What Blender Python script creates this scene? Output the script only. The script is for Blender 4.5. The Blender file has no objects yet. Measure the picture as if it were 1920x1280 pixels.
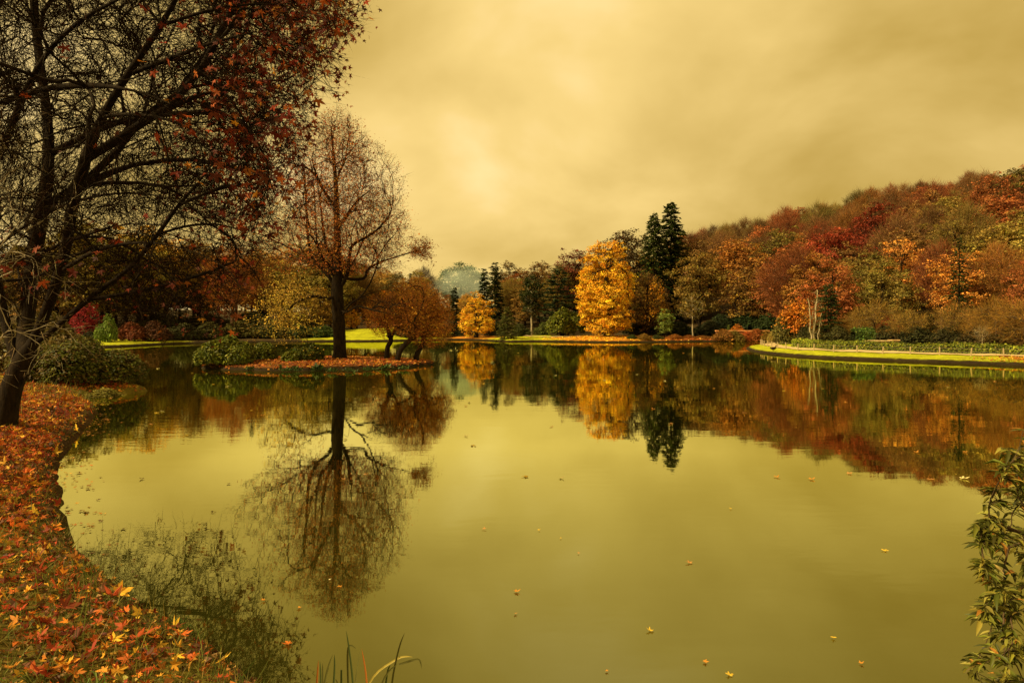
import bpy, math, random
import numpy as np

scene = bpy.context.scene
COL = scene.collection
R = math.radians
F = 1280.0            # focal length in photo pixels (24 mm lens on a 36 mm wide frame)
CAMZ = 3.0            # lens above the water

# ------------------------------------------------------------------ camera
cd = bpy.data.cameras.new("camera")
cam = bpy.data.objects.new("camera", cd)
COL.objects.link(cam)
cam.location = (0, 0, CAMZ)
cam.rotation_euler = (R(90), 0, 0)
cd.sensor_width = 36.0
cd.lens = 24.0
cd.shift_y = -40.0 / 1920.0
cd.clip_start = 0.1
cd.clip_end = 6000.0
scene.camera = cam

# ------------------------------------------------------------------ sky
SUN_AZ, SUN_EL = R(246), R(40)        # azimuth clockwise from +Y
w = bpy.data.worlds.new("World")
scene.world = w
w.use_nodes = True
nt = w.node_tree
nt.nodes.clear()
def WN(t, **k):
    n = nt.nodes.new(t)
    for a, b in k.items():
        setattr(n, a, b)
    return n
def WM(op, a=None, b=None, clamp=False):
    n = WN('ShaderNodeMath', operation=op, use_clamp=clamp)
    for i, v in enumerate((a, b)):
        if v is None: continue
        if isinstance(v, (int, float)): n.inputs[i].default_value = v
        else: nt.links.new(v, n.inputs[i])
    return n.outputs[0]
tc = WN('ShaderNodeTexCoord')
sx = WN('ShaderNodeSeparateXYZ'); nt.links.new(tc.outputs['Generated'], sx.inputs[0])
zz = WM('ADD', WM('MAXIMUM', sx.outputs[2], 0.0), 0.42)
cu = WN('ShaderNodeCombineXYZ')
nt.links.new(WM('DIVIDE', sx.outputs[0], zz), cu.inputs[0])
nt.links.new(WM('DIVIDE', sx.outputs[1], zz), cu.inputs[1])
def cloud(scale, detail, off, dist=0.0, rough=0.5):
    mp = WN('ShaderNodeMapping'); mp.inputs['Location'].default_value = off
    nt.links.new(cu.outputs[0], mp.inputs[0])
    n = WN('ShaderNodeTexNoise'); n.inputs['Scale'].default_value = scale
    n.inputs['Detail'].default_value = detail; n.inputs['Roughness'].default_value = rough
    n.inputs['Distortion'].default_value = dist
    nt.links.new(mp.outputs[0], n.inputs['Vector'])
    return n.outputs[0]
c1 = cloud(0.85, 3.0, (5.6, 3.3, 0.4), 0.15, 0.45)
c2 = cloud(2.0, 5.0, (7.3, 2.2, 1.1), 0.25, 0.5)
cm = WM('ADD', WM('MULTIPLY', c1, 0.66), WM('MULTIPLY', c2, 0.34))
rp = WN('ShaderNodeValToRGB')
nt.links.new(cm, rp.inputs[0])
e = rp.color_ramp.elements
e[0].position = 0.325; e[0].color = (0.48, 0.305, 0.045, 1)
e[1].position = 0.575; e[1].color = (1.16, 0.875, 0.440, 1)
m_ = rp.color_ramp.elements.new(0.475); m_.color = (0.90, 0.635, 0.205, 1)
sky = WN('ShaderNodeTexSky', sky_type='NISHITA')
sky.sun_disc = False
sky.sun_elevation = SUN_EL
sky.sun_rotation = SUN_AZ
sky.air_density = 1.0; sky.dust_density = 4.0
bg1 = WN('ShaderNodeBackground'); bg1.inputs[1].default_value = 0.05
nt.links.new(sky.outputs[0], bg1.inputs[0])
bg2 = WN('ShaderNodeBackground'); bg2.inputs[1].default_value = 0.67
nt.links.new(rp.outputs[0], bg2.inputs[0])
mx = WN('ShaderNodeMixShader'); mx.inputs[0].default_value = 0.94   # nearly closed overcast
nt.links.new(bg1.outputs[0], mx.inputs[1]); nt.links.new(bg2.outputs[0], mx.inputs[2])
wo = WN('ShaderNodeOutputWorld'); nt.links.new(mx.outputs[0], wo.inputs[0])

# ------------------------------------------------------------------ sun
sl = bpy.data.lights.new("sun", 'SUN')
sl.energy = 4.6
sl.angle = R(5)
sl.color = (1.0, 0.80, 0.44)
sun = bpy.data.objects.new("sun", sl)
COL.objects.link(sun)
sun.rotation_euler = (R(90) - SUN_EL, 0, -SUN_AZ + math.pi)
sun.location = (-30, -20, 60)

# ------------------------------------------------------------------ exposure
vs = scene.view_settings
vs.view_transform = 'Standard'
vs.look = 'None'
vs.exposure = 0.75
vs.gamma = 1.0
vs.use_curve_mapping = False
scene.render.engine = 'CYCLES'
scene.cycles.max_bounces = 6
scene.cycles.diffuse_bounces = 3
scene.cycles.glossy_bounces = 3
scene.cycles.transmission_bounces = 3
scene.cycles.transparent_max_bounces = 4
scene.cycles.sample_clamp_indirect = 4.0
scene.cycles.use_denoising = True
try:
    scene.cycles.denoiser = 'OPENIMAGEDENOISE'
    scene.cycles.denoising_input_passes = 'RGB_ALBEDO_NORMAL'
    scene.cycles.denoising_prefilter = 'ACCURATE'
except Exception:
    pass

rng = np.random.default_rng(11)
random.seed(5)

def P(x, y, Y):
    """point at depth Y seen at photo pixel (x, y)"""
    return np.array([(x - 960) / F * Y, Y, CAMZ - (y - 600) / F * Y])
def Pz(x, y, z):
    """point of height z seen at photo pixel (x, y)"""
    Y = (CAMZ - z) * F / (y - 600.0)
    return np.array([(x - 960) / F * Y, Y, z])

# ================================================================== materials
def mat_new(name):
    m = bpy.data.materials.new(name)
    m.use_nodes = True
    m.node_tree.nodes.clear()
    return m
class NT:
    def __init__(s, m): s.t = m.node_tree
    def n(s, t, **k):
        nd = s.t.nodes.new(t)
        for a, b in k.items(): setattr(nd, a, b)
        return nd
    def l(s, a, b): s.t.links.new(a, b)
    def mul(s, a, b, mode='MULTIPLY', f=1.0):
        nd = s.n('ShaderNodeMix', data_type='RGBA', blend_type=mode)
        if isinstance(f, (int, float)): nd.inputs[0].default_value = f
        else: s.l(f, nd.inputs[0])
        for i, v in ((6, a), (7, b)):
            if isinstance(v, tuple): nd.inputs[i].default_value = (*v, 1)
            else: s.l(v, nd.inputs[i])
        return nd.outputs[2]
    def noise(s, scale, detail=4, vec=None, rough=0.55, dist=0.0):
        nd = s.n('ShaderNodeTexNoise')
        nd.inputs['Scale'].default_value = scale; nd.inputs['Detail'].default_value = detail
        nd.inputs['Roughness'].default_value = rough; nd.inputs['Distortion'].default_value = dist
        if vec is not None: s.l(vec, nd.inputs['Vector'])
        return nd.outputs[0]
    def ramp(s, fac, stops):
        nd = s.n('ShaderNodeValToRGB')
        s.l(fac, nd.inputs[0])
        el = nd.color_ramp.elements
        while len(el) < len(stops): el.new(0.5)
        for q, (p, c) in zip(el, stops):
            q.position = p; q.color = (*c, 1)
        return nd.outputs[0]
    def out(s, sh):
        o = s.n('ShaderNodeOutputMaterial'); s.l(sh, o.inputs[0])

def leaf_mat(name, rough=0.6, spec=0.12, transl=0.3):
    m = mat_new(name); t = NT(m)
    at = t.n('ShaderNodeAttribute', attribute_name='col')
    oi = t.n('ShaderNodeObjectInfo')
    c = t.mul(at.outputs[0], oi.outputs['Color'])
    b = t.n('ShaderNodeBsdfPrincipled')
    t.l(c, b.inputs['Base Color'])
    b.inputs['Roughness'].default_value = rough
    b.inputs['Specular IOR Level'].default_value = spec
    tr = t.n('ShaderNodeBsdfTranslucent'); t.l(c, tr.inputs[0])
    mxs = t.n('ShaderNodeMixShader'); mxs.inputs[0].default_value = transl
    t.l(b.outputs[0], mxs.inputs[1]); t.l(tr.outputs[0], mxs.inputs[2])
    t.out(mxs.outputs[0])
    return m
def solid_mat(name, ca, cb, scale=6.0, rough=0.85, bump=0.4, spec=0.12, tint=False, stretch=None):
    m = mat_new(name); t = NT(m)
    tcn = t.n('ShaderNodeTexCoord')
    vec = tcn.outputs['Object']
    if stretch:
        mp = t.n('ShaderNodeMapping'); mp.inputs['Scale'].default_value = stretch
        t.l(vec, mp.inputs[0]); vec = mp.outputs[0]
    nz = t.noise(scale, 6, vec, 0.62)
    c = t.ramp(nz, [(0.3, ca), (0.7, cb)])
    if tint:
        oi = t.n('ShaderNodeObjectInfo'); c = t.mul(c, oi.outputs['Color'])
    b = t.n('ShaderNodeBsdfPrincipled')
    t.l(c, b.inputs['Base Color']); b.inputs['Roughness'].default_value = rough
    b.inputs['Specular IOR Level'].default_value = spec
    bp = t.n('ShaderNodeBump'); bp.inputs['Strength'].default_value = bump; bp.inputs['Distance'].default_value = 0.05
    t.l(nz, bp.inputs['Height']); t.l(bp.outputs[0], b.inputs['Normal'])
    t.out(b.outputs[0])
    return m
M_LEAF = leaf_mat('foliage')
M_GLOSS = leaf_mat('evergreen_foliage', 0.5, 0.16, 0.15)
M_DRY = leaf_mat('dry_leaf', 0.6, 0.15, 0.22)
M_TWIG = leaf_mat('twig', 0.9, 0.0, 0.0)
M_BARK = solid_mat('bark', (0.006, 0.004, 0.002), (0.030, 0.019, 0.008), 9, 0.9, 0.8, 0.08, stretch=(1, 1, 0.3))
M_BARKMID = solid_mat('bark_brown', (0.035, 0.022, 0.010), (0.12, 0.075, 0.035), 7, 0.9, 0.8, stretch=(1, 1, 0.3))
M_BARKPALE = solid_mat('bark_pale', (0.16, 0.12, 0.06), (0.42, 0.34, 0.20), 7, 0.85, 0.6, stretch=(1, 1, 0.3))
M_BARKTWIG = solid_mat('bark_twig', (0.07, 0.035, 0.018), (0.16, 0.085, 0.045), 3, 0.9, 0.2)
M_WOOD = solid_mat('weathered_wood', (0.22, 0.15, 0.07), (0.42, 0.32, 0.17), 14, 0.8, 0.4, stretch=(1, 1, 0.15))
M_STONE = solid_mat('tan_stone', (0.30, 0.22, 0.10), (0.55, 0.42, 0.22), 5, 0.85, 0.5, tint=True)
M_TERRA = solid_mat('terracotta_stone', (0.20, 0.085, 0.030), (0.42, 0.19, 0.07), 6, 0.85, 0.5, tint=True)
M_PATH = solid_mat('gravel_path', (0.36, 0.25, 0.10), (0.56, 0.42, 0.20), 14, 0.95, 0.3)
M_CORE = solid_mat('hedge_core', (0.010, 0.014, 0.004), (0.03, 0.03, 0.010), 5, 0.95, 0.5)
M_DUCK = solid_mat('duck_feather', (0.02, 0.014, 0.008), (0.10, 0.065, 0.03), 12, 0.7, 0.1)
M_BEAK = solid_mat('duck_beak', (0.45, 0.28, 0.05), (0.55, 0.35, 0.08), 20, 0.5, 0.0)
M_WIRE = solid_mat('fence_wire', (0.10, 0.08, 0.05), (0.20, 0.16, 0.10), 20, 0.6, 0.0)

def ground_mat(name):
    m = mat_new(name); t = NT(m)
    at = t.n('ShaderNodeAttribute', attribute_name='col')
    tcn = t.n('ShaderNodeTexCoord')
    n1 = t.noise(0.55, 6, tcn.outputs['Object'], 0.65)
    n2 = t.noise(14.0, 5, tcn.outputs['Object'], 0.7)
    n3 = t.noise(2.6, 4, tcn.outputs['Object'], 0.6)
    c = t.mul(at.outputs[0], t.ramp(n1, [(0.3, (0.62, 0.60, 0.55)), (0.7, (1.25, 1.2, 1.1))]))
    c = t.mul(c, t.ramp(n2, [(0.3, (0.55, 0.55, 0.5)), (0.72, (1.4, 1.35, 1.3))]))
    c = t.mul(c, t.ramp(n3, [(0.35, (0.85, 0.8, 0.7)), (0.65, (1.1, 1.1, 1.0))]))
    b = t.n('ShaderNodeBsdfPrincipled'); t.l(c, b.inputs['Base Color'])
    b.inputs['Roughness'].default_value = 0.95; b.inputs['Specular IOR Level'].default_value = 0.1
    bp = t.n('ShaderNodeBump'); bp.inputs['Strength'].default_value = 0.7; bp.inputs['Distance'].default_value = 0.06
    t.l(n2, bp.inputs['Height']); t.l(bp.outputs[0], b.inputs['Normal'])
    t.out(b.outputs[0])
    return m
M_GROUND = ground_mat('ground_cover')

def water_mat():
    m = mat_new('lake_water'); t = NT(m)
    tcn = t.n('ShaderNodeTexCoord')
    mp = t.n('ShaderNodeMapping'); mp.inputs['Scale'].default_value = (0.55, 1.5, 1)
    t.l(tcn.outputs['Object'], mp.inputs[0])
    fine = t.noise(2.2, 3, mp.outputs[0], 0.5, 0.3)
    mp2 = t.n('ShaderNodeMapping'); mp2.inputs['Scale'].default_value = (0.10, 0.45, 1)
    t.l(tcn.outputs['Object'], mp2.inputs[0])
    broad = t.noise(1.0, 2, mp2.outputs[0], 0.5)
    patch = t.noise(0.035, 2, tcn.outputs['Object'], 0.5)
    b1 = t.n('ShaderNodeBump'); b1.inputs['Distance'].default_value = 0.02
    rip = t.noise(0.12, 3, tcn.outputs['Object'], 0.6)
    rr_ = t.n('ShaderNodeMapRange'); t.l(rip, rr_.inputs[0]); rr_.inputs[1].default_value = .42; rr_.inputs[2].default_value = .68; rr_.inputs[3].default_value = .02; rr_.inputs[4].default_value = .16
    t.l(rr_.outputs[0], b1.inputs['Strength'])
    t.l(fine, b1.inputs['Height'])
    b2 = t.n('ShaderNodeBump'); b2.inputs['Distance'].default_value = 0.06; b2.inputs['Strength'].default_value = 0.07
    t.l(broad, b2.inputs['Height']); t.l(b1.outputs[0], b2.inputs['Normal'])
    gl = t.n('ShaderNodeBsdfGlossy'); gl.inputs['Roughness'].default_value = 0.016
    gl.inputs['Color'].default_value = (0.88, 0.90, 0.45, 1)
    t.l(b2.outputs[0], gl.inputs['Normal'])
    df = t.n('ShaderNodeBsdfDiffuse')
    t.l(t.ramp(patch, [(0.3, (0.016, 0.016, 0.002)), (0.7, (0.032, 0.031, 0.004))]), df.inputs[0])
    fr = t.n('ShaderNodeFresnel'); fr.inputs['IOR'].default_value = 1.45
    mr = t.n('ShaderNodeMapRange'); t.l(fr.outputs[0], mr.inputs[0])
    mr.inputs[1].default_value = 0.06; mr.inputs[2].default_value = 0.36
    mr.inputs[3].default_value = 0.19; mr.inputs[4].default_value = 0.86
    ms = t.n('ShaderNodeMixShader'); t.l(mr.outputs[0], ms.inputs[0])
    t.l(df.outputs[0], ms.inputs[1]); t.l(gl.outputs[0], ms.inputs[2])
    t.out(ms.outputs[0])
    return m
M_WATER = water_mat()

# ================================================================== mesh helpers
def mesh(name, V, Fs, mats, col=None, smooth=False, midx=None):
    me = bpy.data.meshes.new(name)
    V = np.ascontiguousarray(V, dtype=np.float32)
    Fs = [np.asarray(f, dtype=np.int32) for f in Fs if len(f)]
    nl = sum(f.size for f in Fs); npoly = sum(len(f) for f in Fs)
    me.vertices.add(len(V)); me.loops.add(nl); me.polygons.add(npoly)
    me.vertices.foreach_set('co', V.ravel())
    me.loops.foreach_set('vertex_index', np.concatenate([f.ravel() for f in Fs]))
    tot = np.concatenate([np.full(len(f), f.shape[1], np.int32) for f in Fs])
    start = np.concatenate([[0], np.cumsum(tot)[:-1]]).astype(np.int32)
    me.polygons.foreach_set('loop_start', start)
    me.polygons.foreach_set('use_smooth', np.full(npoly, smooth, dtype=bool))
    if midx is not None: me.polygons.foreach_set('material_index', np.asarray(midx, np.int32))
    for m in (mats if isinstance(mats, (list, tuple)) else [mats]): me.materials.append(m)
    if col is not None:
        a = me.attributes.new('col', 'FLOAT_COLOR', 'POINT')
        c = np.ones((len(V), 4), np.float32); c[:, :3] = col
        a.data.foreach_set('color', c.ravel())
    me.update(calc_edges=True)
    return me
def obj(name, me, parent=None, loc=(0, 0, 0), rz=0.0, sc=None, color=None):
    o = bpy.data.objects.new(name, me)
    COL.objects.link(o)
    o.location = loc; o.rotation_euler = (0, 0, rz)
    if sc is not None: o.scale = sc if isinstance(sc, (tuple, list)) else (sc, sc, sc)
    if color is not None: o.color = (*color, 1)
    if parent is not None: o.parent = parent
    return o
def tag(o, label=None, cat=None, group=None, kind=None):
    if label: o['label'] = label
    if cat: o['category'] = cat
    if group: o['group'] = group
    if kind: o['kind'] = kind
    return o
def unit(v):
    v = np.asarray(v, float)
    return v / (np.linalg.norm(v, axis=-1, keepdims=True) + 1e-9)
def frames(nrm, g, along=None):
    """(N,3,3) with columns tangent, along, normal"""
    nrm = unit(nrm)
    if along is None: along = g.normal(size=nrm.shape)
    t = unit(np.cross(along, nrm)); b = np.cross(nrm, t)
    return np.stack([t, b, nrm], axis=2)
def scatter(T, TF, pos, fr, s):
    """copy template (k,3) to every frame; s is (N,) or (N,3)"""
    s = np.asarray(s, float)
    if s.ndim == 1: s = s[:, None]
    L = T[None, :, :] * s[:, None, :]
    V = np.einsum('nij,nkj->nki', fr, L) + pos[:, None, :]
    k = len(T); N = len(pos)
    Fx = (TF[None, :, :] + (np.arange(N) * k)[:, None, None]).reshape(-1, TF.shape[1])
    return V.reshape(-1, 3), Fx
RHOMB = np.array([(0, -.5, -.04), (.36, 0.02, .07), (0, .5, -.08), (-.36, 0.02, .07)], float)
RHOMB_F = np.array([(0, 1, 2, 3)])
LANCE = np.array([(0, 0, 0), (.16, .30, .035), (.17, .62, .02), (0, 1.0, -.12), (-.17, .62, .02), (-.16, .30, .035), (0, .45, -.01)], float)
LANCE_F = np.array([(0, 1, 6), (1, 2, 6), (2, 3, 6), (3, 4, 6), (4, 5, 6), (5, 0, 6)])
BLADE = np.array([(-.5, 0, 0), (.5, 0, 0), (.38, .5, .05), (-.38, .5, .05), (0, 1, .2)], float)
TWIG = np.array([(-.5, 0, 0), (.5, 0, 0), (0, 1, 0.06)], float)
TWIG_F = np.array([(0, 1, 2)])
def maple(curl=0.12, fold=0.1, g=None, stalk=False):
    pts = [(270, .10), (316, .52), (338, .56), (350, .34), (8, .66), (24, .98), (40, .62), (54, .36), (74, .70), (90, 1.08), (106, .70),
           (126, .36), (140, .62), (156, .98), (172, .66), (190, .34), (202, .56), (224, .52)]
    V = [(0, 0.06, 0)]
    for a, r in pts:
        if g is not None: r *= g.uniform(.86, 1.12)
        x, y = r * math.cos(R(a)), r * math.sin(R(a))
        V.append((x, y, -curl * r * r + fold * abs(x) + (0 if g is None else g.normal() * .05)))
    n = len(pts)
    Fc = [(0, i + 1, (i + 1) % n + 1) for i in range(n)]
    if stalk:
        b = len(V); V += [(-.025, -.08, 0), (.025, -.08, 0), (0.12, -.85, .1)]; Fc.append((b, b + 2, b + 1))
    return np.array(V) * 0.5, np.array(Fc)
def maple_lo(curl=0.12, fold=0.1):
    pts = [(270, .12), (330, .6), (355, .34), (25, .95), (55, .38), (90, 1.05), (125, .38), (155, .95), (185, .34), (210, .6)]
    V = [(0, 0.05, 0)]
    for a, r in pts:
        x, y = r * math.cos(R(a)), r * math.sin(R(a))
        V.append((x, y, -curl * r * r + fold * abs(x)))
    n = len(pts)
    return np.array(V) * 0.5, np.array([(0, i + 1, (i + 1) % n + 1) for i in range(n)])
def tubes(Pn, Rn, sides):
    """Pn (C,S,3), Rn (C,S) -> tube mesh arrays"""
    C, S, _ = Pn.shape
    T = np.empty_like(Pn)
    T[:, 1:-1] = Pn[:, 2:] - Pn[:, :-2]; T[:, 0] = Pn[:, 1] - Pn[:, 0]; T[:, -1] = Pn[:, -1] - Pn[:, -2]
    T = unit(T)
    ref = np.where(np.abs(T[:, :1, 2:3]) > 0.9, np.array([1.0, 0, 0]), np.array([0, 0, 1.0]))
    ref = np.broadcast_to(ref, T.shape)
    A = unit(np.cross(T, ref)); B = np.cross(T, A)
    an = np.arange(sides) / sides * 2 * math.pi
    V = Pn[:, :, None, :] + Rn[:, :, None, None] * (np.cos(an)[None, None, :, None] * A[:, :, None, :] + np.sin(an)[None, None, :, None] * B[:, :, None, :])
    idx = np.arange(C * S * sides).reshape(C, S, sides)
    a = idx[:, :-1, :]; b = np.roll(a, -1, axis=2); d = idx[:, 1:, :]; c = np.roll(d, -1, axis=2)
    Fq = np.stack([a, b, c, d], axis=-1).reshape(-1, 4)
    return V.reshape(-1, 3), Fq
class Acc:
    """collects vertex / face arrays into one mesh"""
    def __init__(s): s.V = []; s.F = []; s.C = []; s.n = 0
    def add(s, V, Fx, col=None):
        s.V.append(V); s.F.append(np.asarray(Fx) + s.n); s.n += len(V)
        s.C.append(np.broadcast_to(np.array((.5, .5, .5)) if col is None else np.asarray(col, float), (len(V), 3)))
    def mesh(s, name, mats, smooth=False, color=True):
        by = {}
        for f in s.F: by.setdefault(f.shape[1], []).append(f)
        Fs = [np.concatenate(v) for v in by.values()]
        return mesh(name, np.concatenate(s.V), Fs, mats, np.concatenate(s.C) if color else None, smooth)
def box(acc, lo, hi, col=None, jit=0.0, g=rng):
    x0, y0, z0 = lo; x1, y1, z1 = hi
    V = np.array([(x0, y0, z0), (x1, y0, z0), (x1, y1, z0), (x0, y1, z0), (x0, y0, z1), (x1, y0, z1), (x1, y1, z1), (x0, y1, z1)], float)
    if jit: V += g.normal(0, jit, V.shape)
    acc.add(V, np.array([(0, 3, 2, 1), (4, 5, 6, 7), (0, 1, 5, 4), (1, 2, 6, 5), (2, 3, 7, 6), (3, 0, 4, 7)]), col)

# ================================================================== the lake shore (plan, metres)
lake_pts = [(-2.1, 5.55), (-2.78, 6.2), (-3.67, 6.9), (-4.41, 7.6), (-5.19, 8.35), (-6.2, 9.5), (-8.1, 12.2), (-9.1, 13.6), (-10.2, 15.6),
            (-11.9, 19.0), (-14.0, 23.0), (-16.6, 26.4), (-15.6, 27.6), (-15.5, 29.0), (-18, 32), (-25, 42), (-36, 57), (-46, 70), (-47.5, 74), (-44.1, 77), (-42.3, 86),
            (-33, 93), (-24, 96), (-19.5, 96.5), (-9, 103.5), (-4.7, 101), (-0.7, 94.5), (3, 95.5), (7.3, 94), (13.6, 91.6), (21.2, 93.5), (28.2, 96.0),
            (36.5, 97.0), (38.0, 93.0), (33, 85), (28.5, 78.5), (25.2, 73.2), (23.3, 66.5), (22.7, 61.4), (23.2, 57.3), (24.6, 53.7), (27, 50.9), (29.5, 48.6), (31.8, 46.4),
            (33.4, 44.7), (38, 40), (41, 30), (35, 18), (22, 11.5), (11, 8.6), (6.5, 6.4), (4.6, 5.3), (3.6, 4.3), (2.0, 3.8), (0.5, 4.0), (-1.0, 4.7)]
def catmull(pts, n, closed=True):
    p = np.asarray(pts, float); N = len(p); out = []
    rngk = range(N if closed else N - 1)
    for i in rngk:
        if closed: a, b, c, d = p[(i - 1) % N], p[i], p[(i + 1) % N], p[(i + 2) % N]
        else: a, b, c, d = p[max(i - 1, 0)], p[i], p[i + 1], p[min(i + 2, N - 1)]
        for k in range(n):
            t = k / n
            out.append(0.5 * ((2 * b) + (c - a) * t + (2 * a - 5 * b + 4 * c - d) * t * t + (3 * b - a - 3 * c + d) * t ** 3))
    if not closed: out.append(p[-1])
    return np.array(out)
LAKE = catmull(lake_pts, 4)
def resample(poly, step, closed=True):
    q = np.vstack([poly, poly[:1]]) if closed else poly
    L = np.concatenate([[0], np.cumsum(np.linalg.norm(np.diff(q, axis=0), axis=1))])
    n = max(2, int(L[-1] / step))
    s = np.linspace(0, L[-1], n + (0 if closed else 1), endpoint=not closed)
    return np.stack([np.interp(s, L, q[:, k]) for k in range(q.shape[1])], axis=1)
def sdist(x, y):
    """signed distance to the shore, positive on land"""
    x = np.asarray(x, float).ravel(); y = np.asarray(y, float).ravel()
    A = LAKE; B = np.roll(LAKE, -1, axis=0); E = B - A; ee = (E ** 2).sum(1)
    out = np.empty(len(x))
    for i in range(0, len(x), 20000):
        px = x[i:i + 20000, None]; py = y[i:i + 20000, None]
        wx = px - A[:, 0]; wy = py - A[:, 1]
        t = np.clip((wx * E[:, 0] + wy * E[:, 1]) / ee, 0, 1)
        d = np.sqrt(((wx - t * E[:, 0]) ** 2 + (wy - t * E[:, 1]) ** 2).min(1))
        c1 = (A[:, 1] <= py) & (B[:, 1] > py); c2 = (A[:, 1] > py) & (B[:, 1] <= py)
        cr = E[:, 0] * wy - E[:, 1] * wx
        wn = (c1 & (cr > 0)).sum(1) - (c2 & (cr < 0)).sum(1)
        out[i:i + 20000] = np.where(wn != 0, -d, d)
    return out
def sstep(a, b, x):
    t = np.clip((np.asarray(x, float) - a) / (b - a), 0, 1)
    return t * t * (3 - 2 * t)
HA = [-1.2, -0.6, -0.2, 0.0, 0.15, 0.27, 0.5, 0.75, 1.1, 2.0]
HH = [7.0, 6.0, 4.0, 6.0, 10.0, 17.0, 29.0, 38.0, 44.0, 46.0]
HY = [120, 112, 118, 125, 122, 112, 84, 62, 56, 56]
def surf(x, y, sd=None):
    shp = np.shape(x)
    x = np.asarray(x, float).ravel(); y = np.asarray(y, float).ravel()
    if sd is None: sd = sdist(x, y)
    z = np.interp(sd, [-3, -1, -0.35, -0.1, 0.05, 0.25, 0.7, 1.6, 8, 30], [-1.4, -0.9, -0.45, -0.04, 0.10, 0.22, 0.30, 0.37, 0.62, 0.9])
    z = z + 0.075 * np.clip(sd, 0, 11) * (x < 4) * (1 - sstep(28, 45, y))
    a = x / np.maximum(y, 1.0)
    h = np.interp(a, HA, HH); y0 = np.interp(a, HA, HY)
    t = np.clip((y - y0) / (225 - y0), 0, 1.35)
    z = z + h * (0.75 * t + 0.25 * sstep(0, 1, t)) * sstep(5, 22, sd) * (y > 30)
    lm = np.exp(-(((x + 21) / 9) ** 2 + ((y - 113) / 14) ** 2))
    z = z + 1.0 * lm * sstep(1, 10, sd)
    z = z + (0.035 * np.sin(x * 1.9 + y * 0.7) * np.sin(y * 1.3 - x * 0.4) + 0.02 * np.sin(x * 4.3 + 1) * np.sin(y * 3.7)) * sstep(0.2, 1.5, sd)
    return z.reshape(shp)
def gz(x, y): return float(surf(np.array([x]), np.array([y]))[0])

C_SOIL = np.array((0.050, 0.030, 0.012)); C_GRASSN = np.array((0.115, 0.095, 0.016)); C_LAWN = np.array((0.33, 0.37, 0.012))
C_WOOD = np.array((0.050, 0.034, 0.012)); C_ORANGE = np.array((0.46, 0.20, 0.025)); C_MUD = np.array((0.022, 0.015, 0.007))
def gcol(x, y, sd):
    c = np.tile(C_WOOD, (len(x), 1))
    def blend(mask, col): c[:] = c * (1 - mask[:, None]) + col * mask[:, None]
    def ell(cx, cy, rx, ry, soft=0.35):
        d = np.sqrt(((x - cx) / rx) ** 2 + ((y - cy) / ry) ** 2)
        return 1 - sstep(1 - soft, 1 + soft, d + 0.12 * np.sin(x * 1.7) * np.sin(y * 1.1))
    near = (x < 4) & (y < 34)
    blend(near.astype(float), C_GRASSN)
    blend(near * sstep(9, 13, y) * (1 - sstep(20, 25, y)) * 0.85, np.array((0.10, 0.045, 0.014)))
    blend(near * sstep(24, 27, y) * 0.8, np.array((0.24, 0.20, 0.022)))
    blend(ell(-46, 80, 9, 8, 0.2), C_LAWN)
    blend(ell(-21, 108, 11, 16, 0.2), C_LAWN)
    blend(ell(-19, 121, 8, 3, 0.3) * 0.9, C_ORANGE)
    blend(ell(4, 97, 15, 9, 0.15), C_LAWN)
    blend(ell(14.5, 97, 8.5, 7.5, 0.3), C_ORANGE)
    blend(ell(-5.5, 104, 4.2, 4.5, 0.3) * 0.9, C_ORANGE)
    blend(ell(25, 95.5, 8, 3.5, 0.3) * 0.8, np.array((0.26, 0.11, 0.025)))
    pen = ((x > 21) & (y > 38) & (y < 90) & (sd < 9)).astype(float) * (1 - sstep(6.5, 9, sd))
    blend(pen, C_LAWN)
    blend(pen * sstep(33, 37, x + 0.4 * np.sin(y * 3)) * (1 - sstep(60, 62, y)) * 0.8, C_ORANGE)
    blend((1 - sstep(0.20, 0.34, sd + .05 * np.sin(x * 2.3) * np.sin(y * 1.9))) * (1 - 0.5 * near), C_MUD)
    return c

# ---- the ground: one sheet to the horizon, finer where it is near
gx = np.unique(np.concatenate([np.linspace(-2600, -90, 26), np.arange(-90, -22, 0.9), np.arange(-22, 4, 0.25), np.arange(4, 46, 0.55), np.arange(46, 120, 1.5), np.arange(120, 260, 6), np.linspace(260, 2600, 22)]))
gy = np.unique(np.concatenate([np.linspace(-400, -6, 10), np.arange(-6, 3, 0.6), np.arange(3, 30, 0.25), np.arange(30, 112, 0.6), np.arange(112, 240, 2.2), np.linspace(240, 4200, 30)]))
GX, GY = np.meshgrid(gx, gy)
fx, fy = GX.ravel(), GY.ravel()
sdg = sdist(fx, fy)
zg = surf(fx, fy, sdg) - 0.10 * (1 - sstep(0.9, 1.5, sdg)) - 0.5 * (1 - sstep(0.1, 0.6, sdg))
nx, ny = len(gx), len(gy)
ii = np.arange(nx * ny).reshape(ny, nx)
gf = np.stack([ii[:-1, :-1], ii[:-1, 1:], ii[1:, 1:], ii[1:, :-1]], axis=-1).reshape(-1, 4)
gm = mesh('ground', np.stack([fx, fy, zg], 1), [gf], M_GROUND, gcol(fx, fy, sdg), True)
ground = tag(obj('ground', gm), 'lake bank and wooded slopes around the water', kind='structure')

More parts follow.
